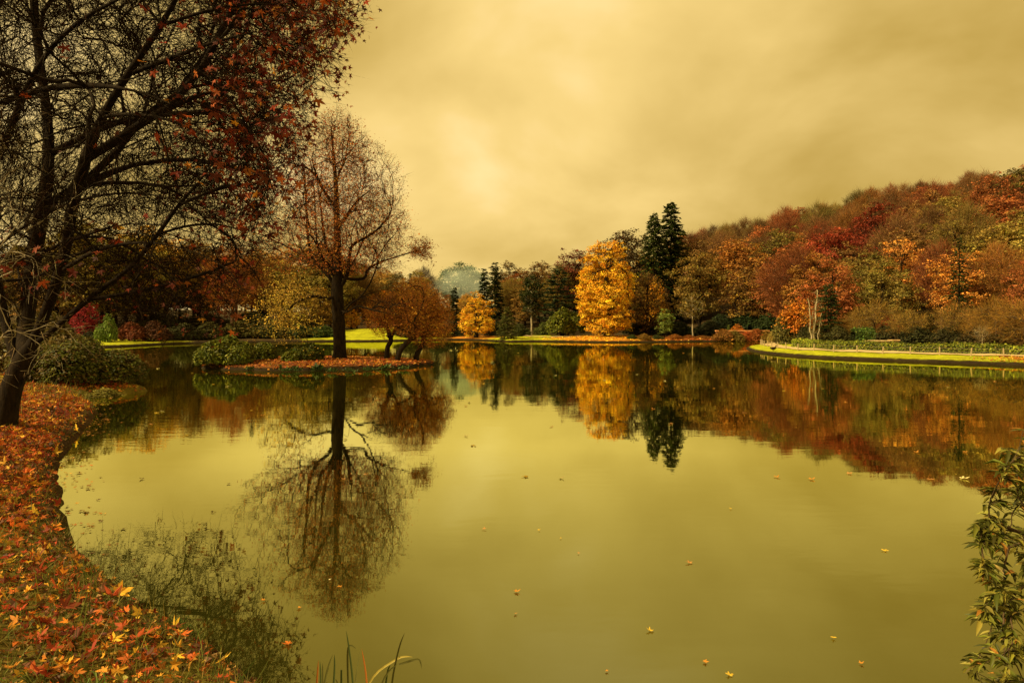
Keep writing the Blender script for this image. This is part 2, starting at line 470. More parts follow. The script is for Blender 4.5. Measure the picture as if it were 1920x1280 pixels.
# ---- the shore edge follows the water line exactly
SH = resample(LAKE, 0.22)
tn = unit(np.roll(SH, -1, 0) - np.roll(SH, 1, 0))
for _ in range(3): tn = unit(np.roll(tn, -2, 0) + tn + np.roll(tn, 2, 0))
cen_sign = 1.0 if sdist(*(SH[:1] + 0.3 * np.stack([tn[:1, 1], -tn[:1, 0]], 1)).T)[0] > 0 else -1.0
SN = np.stack([tn[:, 1], -tn[:, 0]], 1) * cen_sign
offs = [-0.5, -0.18, -0.02, 0.08, 0.2, 0.45, 0.9, 1.7]
rows = []
wob = 0.07 * np.sin(np.arange(len(SH)) * 0.9) * np.sin(np.arange(len(SH)) * 0.31 + 1) + rng.normal(0, 0.025, len(SH))
for o_ in offs:
    q = SH + SN * (o_ + wob * (o_ < 1.5))[:, None] if np.ndim(wob) else SH + SN * o_
    rows.append(q)
SV = []
for k, q in enumerate(rows):
    s_ = sdist(q[:, 0], q[:, 1])
    zr = surf(q[:, 0], q[:, 1], s_)
    if k < 3: zr = np.minimum(zr, [-0.5, -0.12, 0.02][k])
    if k == 3: zr = np.maximum(zr, 0.07) + rng.normal(0, 0.02, len(q))
    if k == 7: zr = zr - 0.03
    SV.append(np.stack([q[:, 0], q[:, 1], zr], 1))
SVf = np.concatenate(SV)
nS = len(SH); si = np.arange(len(offs) * nS).reshape(len(offs), nS)
sf = np.stack([si[:-1], np.roll(si[:-1], -1, 1), np.roll(si[1:], -1, 1), si[1:]], -1).reshape(-1, 4)
scol = gcol(SVf[:, 0], SVf[:, 1], sdist(SVf[:, 0], SVf[:, 1]))
tag(obj('shore_edge', mesh('shore_edge', SVf, [sf], M_GROUND, scol, True)), 'muddy edge of the bank along the water line', kind='structure')

# ---- the water
wm = mesh('water', [(-75, 1, 0), (60, 1, 0), (60, 112, 0), (-75, 112, 0)], [[(0, 1, 2, 3)]], M_WATER)
water = tag(obj('water', wm), 'still olive lake mirroring the trees and cloudy sky', kind='structure')

# ---- the island
ISC = np.array((-13.2, 45.6)); ISR = np.array((7.25, 5.2))
def isl_r(th): return 1 + 0.06 * np.sin(3 * th + 1) + 0.04 * np.sin(7 * th) + 0.02 * np.sin(17 * th)
def isl_z(x, y):
    dx = (np.asarray(x) - ISC[0]) / ISR[0]; dy = (np.asarray(y) - ISC[1]) / ISR[1]
    d = np.sqrt(dx * dx + dy * dy) / isl_r(np.arctan2(dy, dx))
    return np.interp(d, [0, .7, .955, .99, 1.0, 1.06], [.44, .36, .25, .15, .0, -.4]) + 0.03 * np.sin(np.asarray(x) * 2.3) * np.sin(np.asarray(y) * 2.9)
nth, rr = 160, np.array([0, .2, .4, .6, .75, .87, .93, .965, .985, 1.0, 1.03, 1.06])
th = np.arange(nth) / nth * 2 * math.pi
IV = []
for r_ in rr:
    k = isl_r(th) * r_
    X_ = ISC[0] + ISR[0] * k * np.cos(th); Y_ = ISC[1] + ISR[1] * k * np.sin(th)
    IV.append(np.stack([X_, Y_, isl_z(X_, Y_) + rng.normal(0, .012, nth)], 1))
IV = np.concatenate(IV); im = np.arange(len(IV)).reshape(len(rr), nth)
ifc = np.stack([im[:-1], np.roll(im[:-1], -1, 1), np.roll(im[1:], -1, 1), im[1:]], -1).reshape(-1, 4)
icol = np.where((IV[:, 2] > 0.2)[:, None], np.array((0.14, 0.055, 0.016)), C_MUD)
tag(obj('island', mesh('island', IV, [ifc], M_GROUND, icol, True)), 'low oval island strewn with fallen orange leaves', kind='structure')

# ================================================================== tree growing
def grow(paths, targets, g, seg=4, kb=0.9, kl=0.10, sag=0.0, up=0.0, r_tip=0.01, ex=2.4, wig=0.05, first=0.06, rmax=None, fm=None):
    """Grow branches from given trunk polylines to target points. paths: list of (pts(n,3), attach index or -1).
    Returns node positions, radii, dirs and chain index arrays."""
    pos, par, dr, ln = [], [], [], []
    chains = []
    for pts, att in paths:
        pts = np.asarray(pts, float)
        ch = []
        last = att
        if att >= 0: ch.append(att)
        for i in range(len(pts)):
            if att >= 0 and i == 0: continue
            d = unit(pts[min(i + 1, len(pts) - 1)] - pts[max(i - 1, 0)])
            pos.append(pts[i]); par.append(last); dr.append(d)
            ln.append(0.0 if last < 0 else ln[last] + np.linalg.norm(pts[i] - pos[last]))
            last = len(pos) - 1; ch.append(last)
        chains.append(ch)
    n0 = len(pos); nt_ = len(targets)
    PA = np.zeros((n0 + nt_ * seg, 3)); PA[:n0] = pos
    DA = np.zeros_like(PA); DA[:n0] = dr
    LA = np.zeros(len(PA)); LA[:n0] = ln
    par = list(par)
    n = n0
    base = np.array(pos[0])
    axis_d = np.min(np.linalg.norm(targets[:, None, :] - PA[None, :n0:2, :], axis=2), axis=1) if nt_ * n0 < 4e6 else np.linalg.norm(targets - base, axis=1)
    order = np.argsort(axis_d + g.normal(0, 0.3, nt_))
    nf = int(first * nt_)
    pick = g.permutation(nt_)[:nf] if fm is None else g.permutation(np.nonzero(fm)[0])[:nf]
    order = np.concatenate([pick, order[~np.isin(order, pick)]])
    tipidx = np.zeros(nt_, int); tch = np.zeros((nt_, seg + 1), int)
    tt = np.arange(1, seg + 1) / seg
    for q in order:
        T = targets[q]
        D = T - PA[:n]
        d = np.sqrt((D * D).sum(1)) + 1e-6
        cs = (D * DA[:n]).sum(1) / d
        cost = d * (1 + kb * (1 - cs)) + kl * LA[:n]
        a = int(np.argmin(cost))
        p0 = PA[a]; dd = d[a]
        c = p0 + (0.55 * DA[a] + 0.45 * D[a] / dd) * dd * 0.45
        c = c + np.array((0, 0, up * dd)) + g.normal(0, wig * dd, 3)
        q1 = (1 - tt)[:, None] ** 2 * p0 + (2 * tt * (1 - tt))[:, None] * c + (tt ** 2)[:, None] * T
        q1[:, 2] -= sag * dd * tt ** 2
        if seg > 2: q1[1:-1] += g.normal(0, wig * 0.35 * dd, (seg - 2, 3))
        PA[n:n + seg] = q1
        pr = np.vstack([p0, q1])
        DA[n:n + seg] = unit(pr[1:] - pr[:-1])
        LA[n:n + seg] = LA[a] + dd * tt
        par += [a] + list(range(n, n + seg - 1))
        tch[q] = [a] + list(range(n, n + seg))
        tipidx[q] = n + seg - 1
        n += seg
    par = np.array(par)
    acc = np.zeros(n); acc[:] = r_tip ** ex * 0.25
    tips = np.ones(n, bool); tips[par[par >= 0]] = False
    acc[tips] += r_tip ** ex
    for i in range(n - 1, -1, -1):
        if par[i] >= 0: acc[par[i]] += acc[i] if True else 0
    rad = acc ** (1 / ex)
    if rmax: rad = np.minimum(rad, rmax)
    return PA[:n], rad, DA[:n], par, chains, tch, tipidx
def skel_mesh(name, sk, mat, flare=0.0, r0=None, big=8):
    PA, rad, DA, par, chains, tch, tips = sk
    acc = Acc()
    for k, ch in enumerate(chains):
        p = PA[ch]; r = rad[ch].copy()
        if r0 is not None:
            lim = r0 if k == 0 else r0 * 0.8
            r = np.minimum(r, lim)
        if k == 0 and flare:
            hgt = p[:, 2] - p[0, 2]; r = r * (1 + flare * np.exp(-hgt / 0.35))
        if k > 0: r[0] = r[1] if len(r) > 1 else r[0]
        m = max(2, len(p) * 3)
        s = np.linspace(0, len(p) - 1, m)
        pp = catmull(p, 3, False); rr_ = np.interp(np.linspace(0, len(p) - 1, len(pp)), np.arange(len(p)), r)
        acc.add(*tubes(pp[None], rr_[None], big))
    Pn = PA[tch]; Rn = rad[tch].copy(); Rn[:, 0] = Rn[:, 1]
    thick = Rn[:, 1]
    for lo, hi, s in ((0.05, 9, 6), (0.02, 0.05, 4), (0, 0.02, 3)):
        k = (thick >= lo) & (thick < hi)
        if k.any(): acc.add(*tubes(Pn[k], Rn[k], s))
    return acc.mesh(name, mat, True, False)
def prof_targets(n, H, prof, g, shell=0.5, lob=0.18, hmin=None):
    """points in a body of revolution with uneven lobes; prof = [(height fraction, radius)]"""
    ph = np.array([p[0] for p in prof]); pr = np.array([p[1] for p in prof])
    hh = np.linspace(ph[0], ph[-1], 200); wgt = np.interp(hh, ph, pr) ** 1.5 + 1e-3
    h = g.choice(hh, n, p=wgt / wgt.sum()) + g.normal(0, 0.01, n)
    h = np.clip(h, ph[0], ph[-1])
    th = g.uniform(0, 2 * math.pi, n)
    ph1, ph2, ph3 = g.uniform(0, 6.3, 3)
    Rr = np.interp(h, ph, pr) * (1 + lob * np.sin(3 * th + ph1 + 7 * h) * np.sin(9 * h + ph2) + 0.6 * lob * np.sin(5 * th - 11 * h + ph3))
    u = g.uniform(0, 1, n) ** shell
    r = Rr * u
    return np.stack([r * np.cos(th), r * np.sin(th), h * H], 1), u
def palette(g, n, cols, jit=0.18):
    cols = np.asarray(cols, float)
    c = cols[g.integers(0, len(cols), n)]
    return c * np.exp(g.normal(0, jit, (n, 1))) * np.exp(g.normal(0, jit * 0.3, (n, 3)))
def sprays(g, tips, outw, per, spread, size, cols, flat=0.5, jit=0.22, upb=0.5, templ=(RHOMB, RHOMB_F), droop=0.0):
    """leaf sprays around every tip"""
    n = len(tips)
    sc = palette(g, n, cols, 0.22)
    k = per
    pos = np.repeat(tips, k, axis=0)
    o = np.repeat(outw, k, axis=0)
    off = g.normal(0, 1, (n * k, 3)) * spread
    off[:, 2] *= flat
    off[:, 2] -= droop * np.linalg.norm(off[:, :2], axis=1)
    nr = unit(o * 0.6 + np.array((0, 0, upb)) + g.normal(0, 0.55, (n * k, 3)))
    s = size * np.exp(g.normal(0, 0.28, n * k))
    V, Fx = scatter(templ[0], templ[1], pos + off, frames(nr, g), s)
    c = np.repeat(sc, k, axis=0) * np.exp(g.normal(0, jit, (n * k, 1)))
    return V, Fx, np.repeat(c, len(templ[0]), axis=0)
def twigs(g, tips, dirs, per, length, width, cols, spread=0.55, upb=0.3):
    n = len(tips); k = per
    pos = np.repeat(tips, k, axis=0) + g.normal(0, length * 0.25, (n * k, 3))
    al = unit(np.repeat(dirs, k, axis=0) + np.array((0, 0, upb)) + g.normal(0, spread, (n * k, 3)))
    fr = frames(g.normal(size=(n * k, 3)), g)
    nr = unit(np.cross(al, g.normal(size=al.shape)))
    t = np.cross(al, nr)
    fr = np.stack([t, al, nr], axis=2)
    s = np.stack([np.full(n * k, width), length * np.exp(g.normal(0, .3, n * k)), np.full(n * k, length)], 1)
    V, Fx = scatter(TWIG, TWIG_F, pos, fr, s)
    c = np.repeat(palette(g, n * k, cols, 0.25), 3, axis=0)
    return V, Fx, c
def trunk_line(g, H, top=0.8, bend=0.03, n=9):
    z = np.linspace(-0.3, H * top, n)
    x = np.cumsum(g.normal(0, bend * H / n, n)); y = np.cumsum(g.normal(0, bend * H / n, n))
    x -= x[0]; y -= y[0]
    return np.stack([x, y, z], 1)
def outward(t, H, low=0.35):
    c = np.zeros_like(t); c[:, 2] = np.minimum(t[:, 2] * 0.6, H * low)
    return unit(t - c)
def broadleaf(seed, H, prof, n, per, spread, size, cols, trunk=M_BARK, shell=0.4, lob=0.2, top=0.75, mat=M_LEAF, flat=0.5, twig=0, twcols=None, twl=0.8, tww=0.03,
              up=0.05, r_tip=0.02, droop=0.0, flare=0.4, upb=0.5, lines=None, r0=None, kb=0.9, kl=0.1, clump=0, csp=.5):
    g = np.random.default_rng(seed)
    if clump:
        T0, u0 = prof_targets(max(8, n // clump), H, prof, g, shell, lob)
        T = np.repeat(T0, clump, 0) + g.normal(0, csp, (len(T0) * clump, 3)) * np.array((1, 1, .62)); n = len(T)
        T[:, 2] = np.clip(T[:, 2], prof[0][0] * H * .8, H * 1.03)
    else: T, u = prof_targets(n, H, prof, g, shell, lob)
    paths = [(trunk_line(g, H, top), -1)] if lines is None else lines
    sk = grow(paths, T, g, 3, kb, kl, 0.0, up, r_tip)
    tm = skel_mesh('trunk', sk, trunk, flare, r0)
    a = Acc(); o = outward(T, H)
    if per: a.add(*sprays(g, T, o, per, spread, size, cols, flat, upb=upb, droop=droop))
    if twig: a.add(*twigs(g, T, unit(o + sk[2][sk[6]]), twig, twl, tww, twcols or cols))
    return dict(trunk=tm, crown=a.mesh('crown', mat), H=H)
def conifer(seed, H, prof, step, nb, cols, droop=0.35, size=0.42, dens=9.0, trunk=M_BARK, mat=M_LEAF, h0=0.05, gap=0.0):
    """tiers of drooping boughs carrying flat needle sprays"""
    g = np.random.default_rng(seed)
    ph = [p[0] for p in prof]; pr = [p[1] for p in prof]
    Pn = []; a = Acc()
    z = h0 * H
    while z < H * 0.985:
        k = max(3, int(nb * (0.6 + 0.4 * (1 - z / H))))
        th0 = g.uniform(0, 6.3)
        for i in range(k):
            th = th0 + i / k * 6.283 + g.normal(0, .25)
            Lb = np.interp(z / H, ph, pr) * g.uniform(.72, 1.1)
            if g.uniform() < gap: Lb *= 0.55
            s = np.linspace(0, 1, 5)
            zz_ = z + Lb * (0.25 * s - (droop + 0.2) * s ** 1.6 + 0.12 * s ** 4) + g.normal(0, .1)
            Pn.append(np.stack([Lb * s * math.cos(th), Lb * s * math.sin(th), zz_], 1))
        z += step * g.uniform(.75, 1.25) * (0.55 + 0.45 * (1 - z / H))
    Pn = np.array(Pn)
    Lb = np.linalg.norm(Pn[:, -1, :2], axis=1)
    Rn = np.clip(Lb, .3, 9)[:, None] * np.linspace(0.016, 0.004, 5)[None]
    tz = np.linspace(-0.3, H, 12)
    rt = 0.016 * H * (1 - np.linspace(0, 1, 12) * .97)
    tb = Acc(); tb.add(*tubes(np.stack([np.zeros(12), np.zeros(12), tz], 1)[None], rt[None], 8)); tb.add(*tubes(Pn, Rn, 3))
    # needles
    cnt = np.maximum(4, (Lb * dens)).astype(int)
    bi = np.repeat(np.arange(len(Pn)), cnt); N = len(bi)
    s = g.uniform(0.12, 1.03, N) ** 0.8
    f = np.clip(s * 4, 0, 3.999); i0 = f.astype(int); fr_ = (f - i0)[:, None]
    p = Pn[bi, i0] * (1 - fr_) + Pn[bi, i0 + 1] * fr_
    d = unit(Pn[bi, i0 + 1] - Pn[bi, i0])
    side = np.cross(d, np.array((0, 0, 1.0))) * g.choice([-1, 1], N)[:, None]
    al = unit(d * 0.7 + side * g.uniform(.2, 1.1, N)[:, None] + np.array((0, 0, -.15)) + g.normal(0, .25, (N, 3)))
    nr = unit(np.array((0, 0, 1.0)) + g.normal(0, .35, (N, 3)))
    fr3 = frames(nr, g, al)
    sz = size * np.exp(g.normal(0, .3, N)) * (1.15 - 0.35 * s)
    V, Fx = scatter(RHOMB * np.array((.75, 1.25, 1)), RHOMB_F, p + al * (sz * .4)[:, None], fr3, sz)
    bc = palette(g, len(Pn), cols, .2)
    a.add(V, Fx, np.repeat(bc[bi] * np.exp(g.normal(0, .2, (N, 1))), 4, axis=0))
    return dict(trunk=tb.mesh('trunk', trunk, True, False), crown=a.mesh('crown', mat), H=H)
def bush(seed, Rx, Ry, H, n, per, size, cols, mat=M_GLOSS, spread=0.10, templ=(RHOMB * np.array((.8, 1.2, 1)), RHOMB_F), lumps=7, stems=True, upb=0.6, low=0.0):
    """a mound of leaf rosettes over several lobes"""
    g = np.random.default_rng(seed)
    L = []
    for i in range(lumps):
        th = g.uniform(0, 6.3); q = math.sqrt(g.uniform(0, 1)) * 0.72
        L.append((q * Rx * math.cos(th), q * Ry * math.sin(th), g.uniform(.42, .62) * (1 - 0.45 * q * q)))
    L.append((0, 0, .6))
    pts = []; out = []
    per_l = n // len(L) + 1
    for (x, y, k) in L:
        d = unit(g.normal(size=(per_l, 3))); d[:, 2] = np.where(d[:, 2] < -.45, -d[:, 2], d[:, 2])
        rad = np.array((0.50 * Rx, 0.50 * Ry, (H - 0.08) * k * 1.0)) * (1 - 0.1 * g.uniform(0, 1, (per_l, 1)) ** 2) * (1 + 0.08 * np.sin(5 * d[:, :1] + 3 * d[:, 1:2]))
        p = np.array((x, y, H * k * 0.72 - low)) + d * rad
        pts.append(p); out.append(d)
    T = np.concatenate(pts); O = unit(np.concatenate(out))
    # drop points inside other lobes
    keep = np.ones(len(T), bool)
    for j, (x, y, k) in enumerate(L):
        q = (T - np.array((x, y, H * k * .72 - low))) / np.array((.50 * Rx, .50 * Ry, (H - .08) * k))
        own = np.zeros(len(T), bool); own[j * per_l:(j + 1) * per_l] = True
        keep &= own | ((q * q).sum(1) > 0.62)
    keep &= T[:, 2] > 0.02
    T = T[keep]; O = O[keep]
    a = Acc()
    k = per; N = len(T)
    pos = np.repeat(T, k, 0) + g.normal(0, spread, (N * k, 3))
    o = np.repeat(O, k, 0)
    al = unit(o * 0.35 + np.array((0, 0, .15)) + g.normal(0, .7, (N * k, 3)))
    nr = unit(o * .6 + np.array((0, 0, upb)) + g.normal(0, .35, (N * k, 3)))
    s = size * np.exp(g.normal(0, .25, N * k))
    V, Fx = scatter(templ[0], templ[1], pos, frames(nr, g, al), s)
    c = np.repeat(palette(g, N, cols, .2), k, 0) * np.exp(g.normal(0, .2, (N * k, 1)))
    a.add(V, Fx, np.repeat(c, len(templ[0]), 0))
    st = Acc()
    ns = 16
    idx = g.choice(N, ns)
    B = np.zeros((ns, 3)); B[:, 0] = g.normal(0, Rx * .12, ns); B[:, 1] = g.normal(0, Ry * .12, ns); B[:, 2] = -.15
    E = T[idx]; s5 = np.linspace(0, 1, 5)[None, :, None]
    mid = B * .5 + E * .5; mid[:, 2] = E[:, 2] * .35
    Pn = (1 - s5) ** 2 * B[:, None] + 2 * s5 * (1 - s5) * mid[:, None] + s5 ** 2 * E[:, None]
    st.add(*tubes(Pn, np.tile(np.linspace(.035, .008, 5), (ns, 1)) * max(.5, H / 2), 4))
    return dict(trunk=st.mesh('stem', M_BARK, True, False), crown=a.mesh('foliage', mat), H=H, names=('stem', 'foliage'))
def place(proto, name, x, y, rz=0.0, sc=1.0, color=(1, 1, 1), label=None, cat='tree', group=None, z=None):
    if z is None: z = gz(x, y) - 0.05
    e_ = bpy.data.objects.new(name, None)
    COL.objects.link(e_)
    e_.empty_display_size = 0.5
    e_.location = (x, y, z); e_.rotation_euler = (0, 0, rz)
    e_.scale = sc if isinstance(sc, (tuple, list)) else (sc, sc, sc)
    nm = proto.get('names', ('trunk', 'crown'))
    obj(nm[0], proto['trunk'], e_)
    obj(nm[1], proto['crown'], e_, color=color)
    tag(e_, label, cat, group)
    return e_
def at(px_, D): return (px_ - 960) / F * D
def fit(proto, name, px_, D, top_py, half_w=None, proto_r=None, **k):
    """stand a tree at pixel column px_, depth D, with its top at pixel row top_py"""
    x = at(px_, D); z = k.pop('z', None)
    if z is None: z = gz(x, D) - 0.05
    H = CAMZ - (top_py - 600) / F * D - z
    s = H / proto['H']
    sw = s if half_w is None else (half_w / F * D) / proto_r
    return place(proto, name, x, D, k.pop('rz', rng.uniform(0, 6.28)), (sw, sw, s), z=z, **k)

# colours (real leaf colours, not lit ones)
GOLD = [(.72, .42, .022), (.67, .34, .018), (.76, .48, .034), (.56, .25, .015)]
RUST = [(.20, .065, .018), (.15, .052, .016), (.25, .085, .020), (.12, .050, .018)]
RED = [(.26, .030, .014), (.20, .026, .014), (.30, .050, .016)]
OLIVE = [(.15, .105, .020), (.11, .085, .018), (.19, .12, .022), (.085, .07, .016)]
BROWN = [(.17, .085, .022), (.13, .068, .020), (.21, .10, .024)]
DKGREEN = [(.026, .032, .006), (.036, .042, .008), (.018, .024, .005)]
GREEN = [(.07, .095, .014), (.05, .075, .012), (.10, .12, .018)]
RHODO = [(.075, .088, .006), (.11, .12, .009), (.050, .062, .005), (.16, .155, .012)]
TWIGC = [(.13, .058, .026), (.10, .048, .022), (.16, .065, .026)]

OVAL = [(.12, .5), (.2, 2.4), (.35, 4.0), (.55, 4.4), (.75, 3.6), (.9, 2.0), (1.0, .3)]
ROUND = [(.22, .6), (.32, 2.8), (.48, 4.2), (.66, 4.4), (.82, 3.4), (.94, 1.7), (1.0, .3)]
PR = {}
PR['leafy'] = broadleaf(101, 13, ROUND, 480, 22, .36, .265, [(1, 1, 1)], shell=.30, r_tip=.02, flat=.4, droop=.25, clump=6, csp=.65)
PR['leafy2'] = broadleaf(102, 13, [(.15, 1.2), (.3, 3.2), (.5, 4.3), (.7, 3.8), (.88, 2.2), (1, .3)], 480, 21, .34, .26, [(1, 1, 1)], shell=.30, flat=.35, droop=.3, clump=6, csp=.7)
PR['leafy3'] = broadleaf(103, 14, [(.2, 1.0), (.4, 3.4), (.6, 4.0), (.8, 3.4), (.95, 1.6), (1, .5)], 500, 20, .34, .26, [(1, 1, 1)], shell=.32, flat=.45, droop=.1, clump=7, csp=.7)
PR['bare'] = broadleaf(104, 14, ROUND, 420, 5, .45, .20, [(1, 1, 1)], shell=.5, twig=16, twcols=[(.75, .7, .75), (.6, .6, .65), (.9, .8, .8)], twl=1.25, tww=.055, up=.12, trunk=M_BARKTWIG)
PR['bare2'] = broadleaf(105, 14, [(.25, 1), (.45, 3.4), (.7, 4.2), (.88, 3.0), (1, .8)], 420, 4, .45, .20, [(1, 1, 1)], shell=.5, twig=16, twcols=[(.75, .7, .75), (.6, .6, .65), (.9, .8, .8)], twl=1.3, tww=.05, up=.15, trunk=M_BARKTWIG)
PR['fir'] = conifer(106, 20, [(0, 3.6), (.2, 3.5), (.5, 2.6), (.8, 1.3), (1, .12)], .75, 8, [(1, 1, 1)], gap=.15)
PR['shrub'] = bush(107, 1.6, 1.6, 2.2, 2000, 4, .22, [(1, 1, 1)], M_LEAF, .14)

# ================================================================== the woods
HILL = []
def wood(a0, a1, y0f, y1, step, chooser, seed):
    g = np.random.default_rng(seed)
    out = []
    Y = None
    ylist = []
    yv = y1
    while yv > 40:
        ylist.append(yv); yv -= step * (0.55 + 0.45 * yv / 200) * 1.05
    for r_i, Yr in enumerate(ylist):
        sp = step * (0.6 + 0.4 * Yr / 200)
        da = sp / Yr
        av = a0 + g.uniform(0, da)
        while av < a1:
            Yj = Yr + g.normal(0, sp * .18); aj = av + g.normal(0, da * .16)
            if Yj > np.interp(aj, *y0f): out.append((aj * Yj, Yj, aj))
            av += da
    return [(x, y, a) + chooser(g, a, y) for x, y, a in out]
def choose_right(g, a, Y):
    """kind, tint, colour word, tree height"""
    crest = Y > 178
    u = g.uniform()
    redc = .7 * math.exp(-(((a - .50) / .06) ** 2 + ((Y - 130) / 36) ** 2))
    olive = math.exp(-(((a - .62) / .12) ** 2 + ((Y - 105) / 40) ** 2)) + (0.8 if a < .36 else 0)
    if crest and u < .75: k = g.choice(['bare', 'bare2'])
    elif u < (.14 if Y < 115 else .3 if Y < 140 else .5): k = g.choice(['bare', 'bare2'])
    elif u > .93 and not crest: return ('fir', np.array((.030, .045, .010)), 'dark green', g.uniform(9, 13))
    else: k = g.choice(['leafy', 'leafy2', 'leafy3'])
    v = g.uniform()
    if v < redc * .75: c, wd = np.array((.16, .030, .012)), 'crimson'
    elif v < redc * .75 + olive * .42: c, wd = np.array((.17, .115, .024)), 'olive brown'
    elif v < .52: c, wd = np.array((.19, .062, .018)), 'russet'
    elif v < .80: c, wd = np.array((.165, .085, .024)), 'dull brown'
    elif v < .90: c, wd = np.array((.26, .115, .022)), 'burnt orange'
    else: c, wd = np.array((.15, .11, .022)), 'olive brown'
    if k.startswith('bare'): c = c * np.array((1.0, 1.05, 1.15)) * .95
    c = c * math.exp(g.normal(0, .26)) * 1.3
    return (k, c, wd, min(g.uniform(10.5, 15.5), (Y - 45) * .2 + 3.2))
def choose_left(g, a, Y):
    u = g.uniform()
    if u < .13: return ('fir', np.array((.030, .042, .010)), 'dark green', g.uniform(11, 17))
    k = g.choice(['leafy', 'leafy2', 'leafy3', 'bare'])
    v = g.uniform()
    if v < .40: c, wd = np.array((.17, .125, .020)), 'olive brown'
    elif v < .70: c, wd = np.array((.21, .12, .022)), 'dull brown'
    elif v < .85: c, wd = np.array((.28, .11, .018)), 'russet'
    else: c, wd = np.array((.42, .23, .022)), 'burnt orange'
    return (k, 1.3 * c * math.exp(g.normal(0, .2)), wd, g.uniform(13.5, 17.5) if a < -.26 else g.uniform(9.5, 13))
trees = wood(.235, .92, ([.2, .27, .34, .40, .5, .62, .82, .95], [128, 122, 112, 84, 70, 62, 58, 58]), 226, 9.6, choose_right, 3)
n_right = len(trees)
trees += wood(-.74, .235, ([-.74, -.5, -.36, -.28, -.18, -.1, 0, .1, .235], [92, 100, 103, 107, 128, 118, 128, 130, 128]), 168, 11.5, choose_left, 8)
def clear_view(t):
    x, y, a, k, c, wd, h = t
    pxx = 960 + F * a
    if 795 < pxx < 912 and y > 110: h = max(3.5, min(h, CAMZ - (552 - 600) / F * y - gz(x, y)))
    return (x, y, a, k, c, wd, h)
trees = [clear_view(t) for t in trees]
def ordinal(n):
    return f"{n}{'th' if 10 <= n % 100 <= 20 else {1: 'st', 2: 'nd', 3: 'rd'}.get(n % 10, 'th')}"
FORM = dict(leafy='leafy tree', leafy2='leafy tree', leafy3='leafy tree', bare='bare-twigged tree', bare2='bare-twigged tree', fir='conifer')
xs_ = np.array([t[0] for t in trees]); ys_ = np.array([t[1] for t in trees]); zs_ = surf(xs_, ys_) - .1
buckets = {}
for i, (x, y, a, k, c, wd, h) in enumerate(trees):
    side = 'right hillside wood' if i < n_right else 'far shore wood'
    if i < n_right: band = 'foot' if y < 88 else 'lower slope' if y < 120 else 'middle slope' if y < 150 else 'upper slope' if y < 185 else 'crest'
    else: band = 'front' if y < 125 else 'middle' if y < 148 else 'back'
    buckets.setdefault((wd, FORM[k], band, side), []).append((a, i))
lab = {}
for (wd, fm, band, side), lst in buckets.items():
    lst.sort(reverse=True)
    for n_, (a, i) in enumerate(lst):
        lab[i] = (f"only {wd} {fm} on the {band} of the {side}" if len(lst) == 1 else
                  f"{wd} {fm}, {band} of the {side}, {ordinal(n_ + 1)} such from right")
for i, (x, y, a, k, c, wd, h) in enumerate(trees):
    s = h / PR[k]['H']
    g_ = rng.uniform(.88, 1.18)
    place(PR[k], 'woodland_conifer' if k == 'fir' else 'woodland_tree', x, y, rng.uniform(0, 6.28), (s * g_, s * g_, s), tuple(c), lab[i], 'tree',
          'hillside wood trees' if i < n_right else 'trees behind the far shore', z=zs_[i])
print('woodland trees', len(trees), n_right)

# ================================================================== the trees one can name
gold_big = broadleaf(201, 14.2, [(.045, 1.2), (.10, 2.9), (.25, 3.45), (.45, 3.6), (.62, 3.55), (.78, 3.0), (.90, 2.0), (.97, 1.0), (1, .3)], 1500, 24, .24, .185, GOLD, shell=.20, lob=.10, flat=.5, droop=.25, r_tip=.018, clump=5, csp=.42)
fit(gold_big, 'golden_tree', 1138, 99.5, 447, label='tall dense golden tree on the far lawn, largest and brightest yellow', cat='tree')
gold_small = broadleaf(202, 6.8, [(.06, .8), (.14, 2.2), (.35, 2.5), (.55, 2.1), (.75, 1.5), (.9, .8), (1, .2)], 560, 20, .18, .15, GOLD, shell=.22, lob=.12, flat=.5, droop=.25, clump=5, csp=.26)
fit(gold_small, 'golden_tree', 893, 104, 544, label='small rounded golden tree by the far shore beside a dark clipped cone', cat='tree')
gold3 = broadleaf(203, 5, [(.12, .5), (.25, 1.8), (.5, 2.1), (.75, 1.5), (1, .2)], 170, 18, .24, .2, GOLD, shell=.3, lob=.2)
fit(gold3, 'golden_tree', 659, 118, 577, label='little golden tree on the lawn seen right of the island trunk', cat='tree', color=(.9, .8, .8))
fit(gold3, 'golden_tree', 718, 124, 540, label='orange topped tree behind the island, above the low boughs', cat='tree', color=(.75, .6, .8))
cone = conifer(204, 4.8, [(0, 1.7), (.15, 1.85), (.5, 1.35), (.8, .75), (1, .12)], .24, 10, [(.085, .085, .018), (.06, .065, .015), (.11, .10, .02)], droop=.3, size=.24, dens=16, h0=.02)
fit(cone, 'conical_evergreen', 951, 96.5, 574, label='dark green cone shaped evergreen at the lawn edge near the far water', cat='tree')
spruce = conifer(205, 22, [(0, 3.6), (.2, 3.8), (.45, 3.5), (.65, 3.0), (.8, 2.3), (.92, 1.35), (.98, .6), (1, .2)], .5, 10, DKGREEN, droop=.28, size=.5, dens=13, gap=.2)
fit(spruce, 'tall_spruce', 1258, 127, 374, half_w=38, proto_r=3.8, color=(1.5, 1.6, 1.3), label='tallest dark spruce rising above the wood, right of the pair', cat='tree')
spruce2 = conifer(206, 20, [(0, 3.4), (.25, 3.8), (.5, 3.3), (.7, 2.5), (.85, 1.7), (.95, .8), (1, .1)], .55, 10, DKGREEN, droop=.4, size=.48, dens=12, gap=.25)
fit(spruce2, 'tall_spruce', 1226, 124, 394, half_w=38, proto_r=3.8, color=(1.5, 1.6, 1.3), label='slightly shorter dark spruce of the tall pair, on the left', cat='tree')
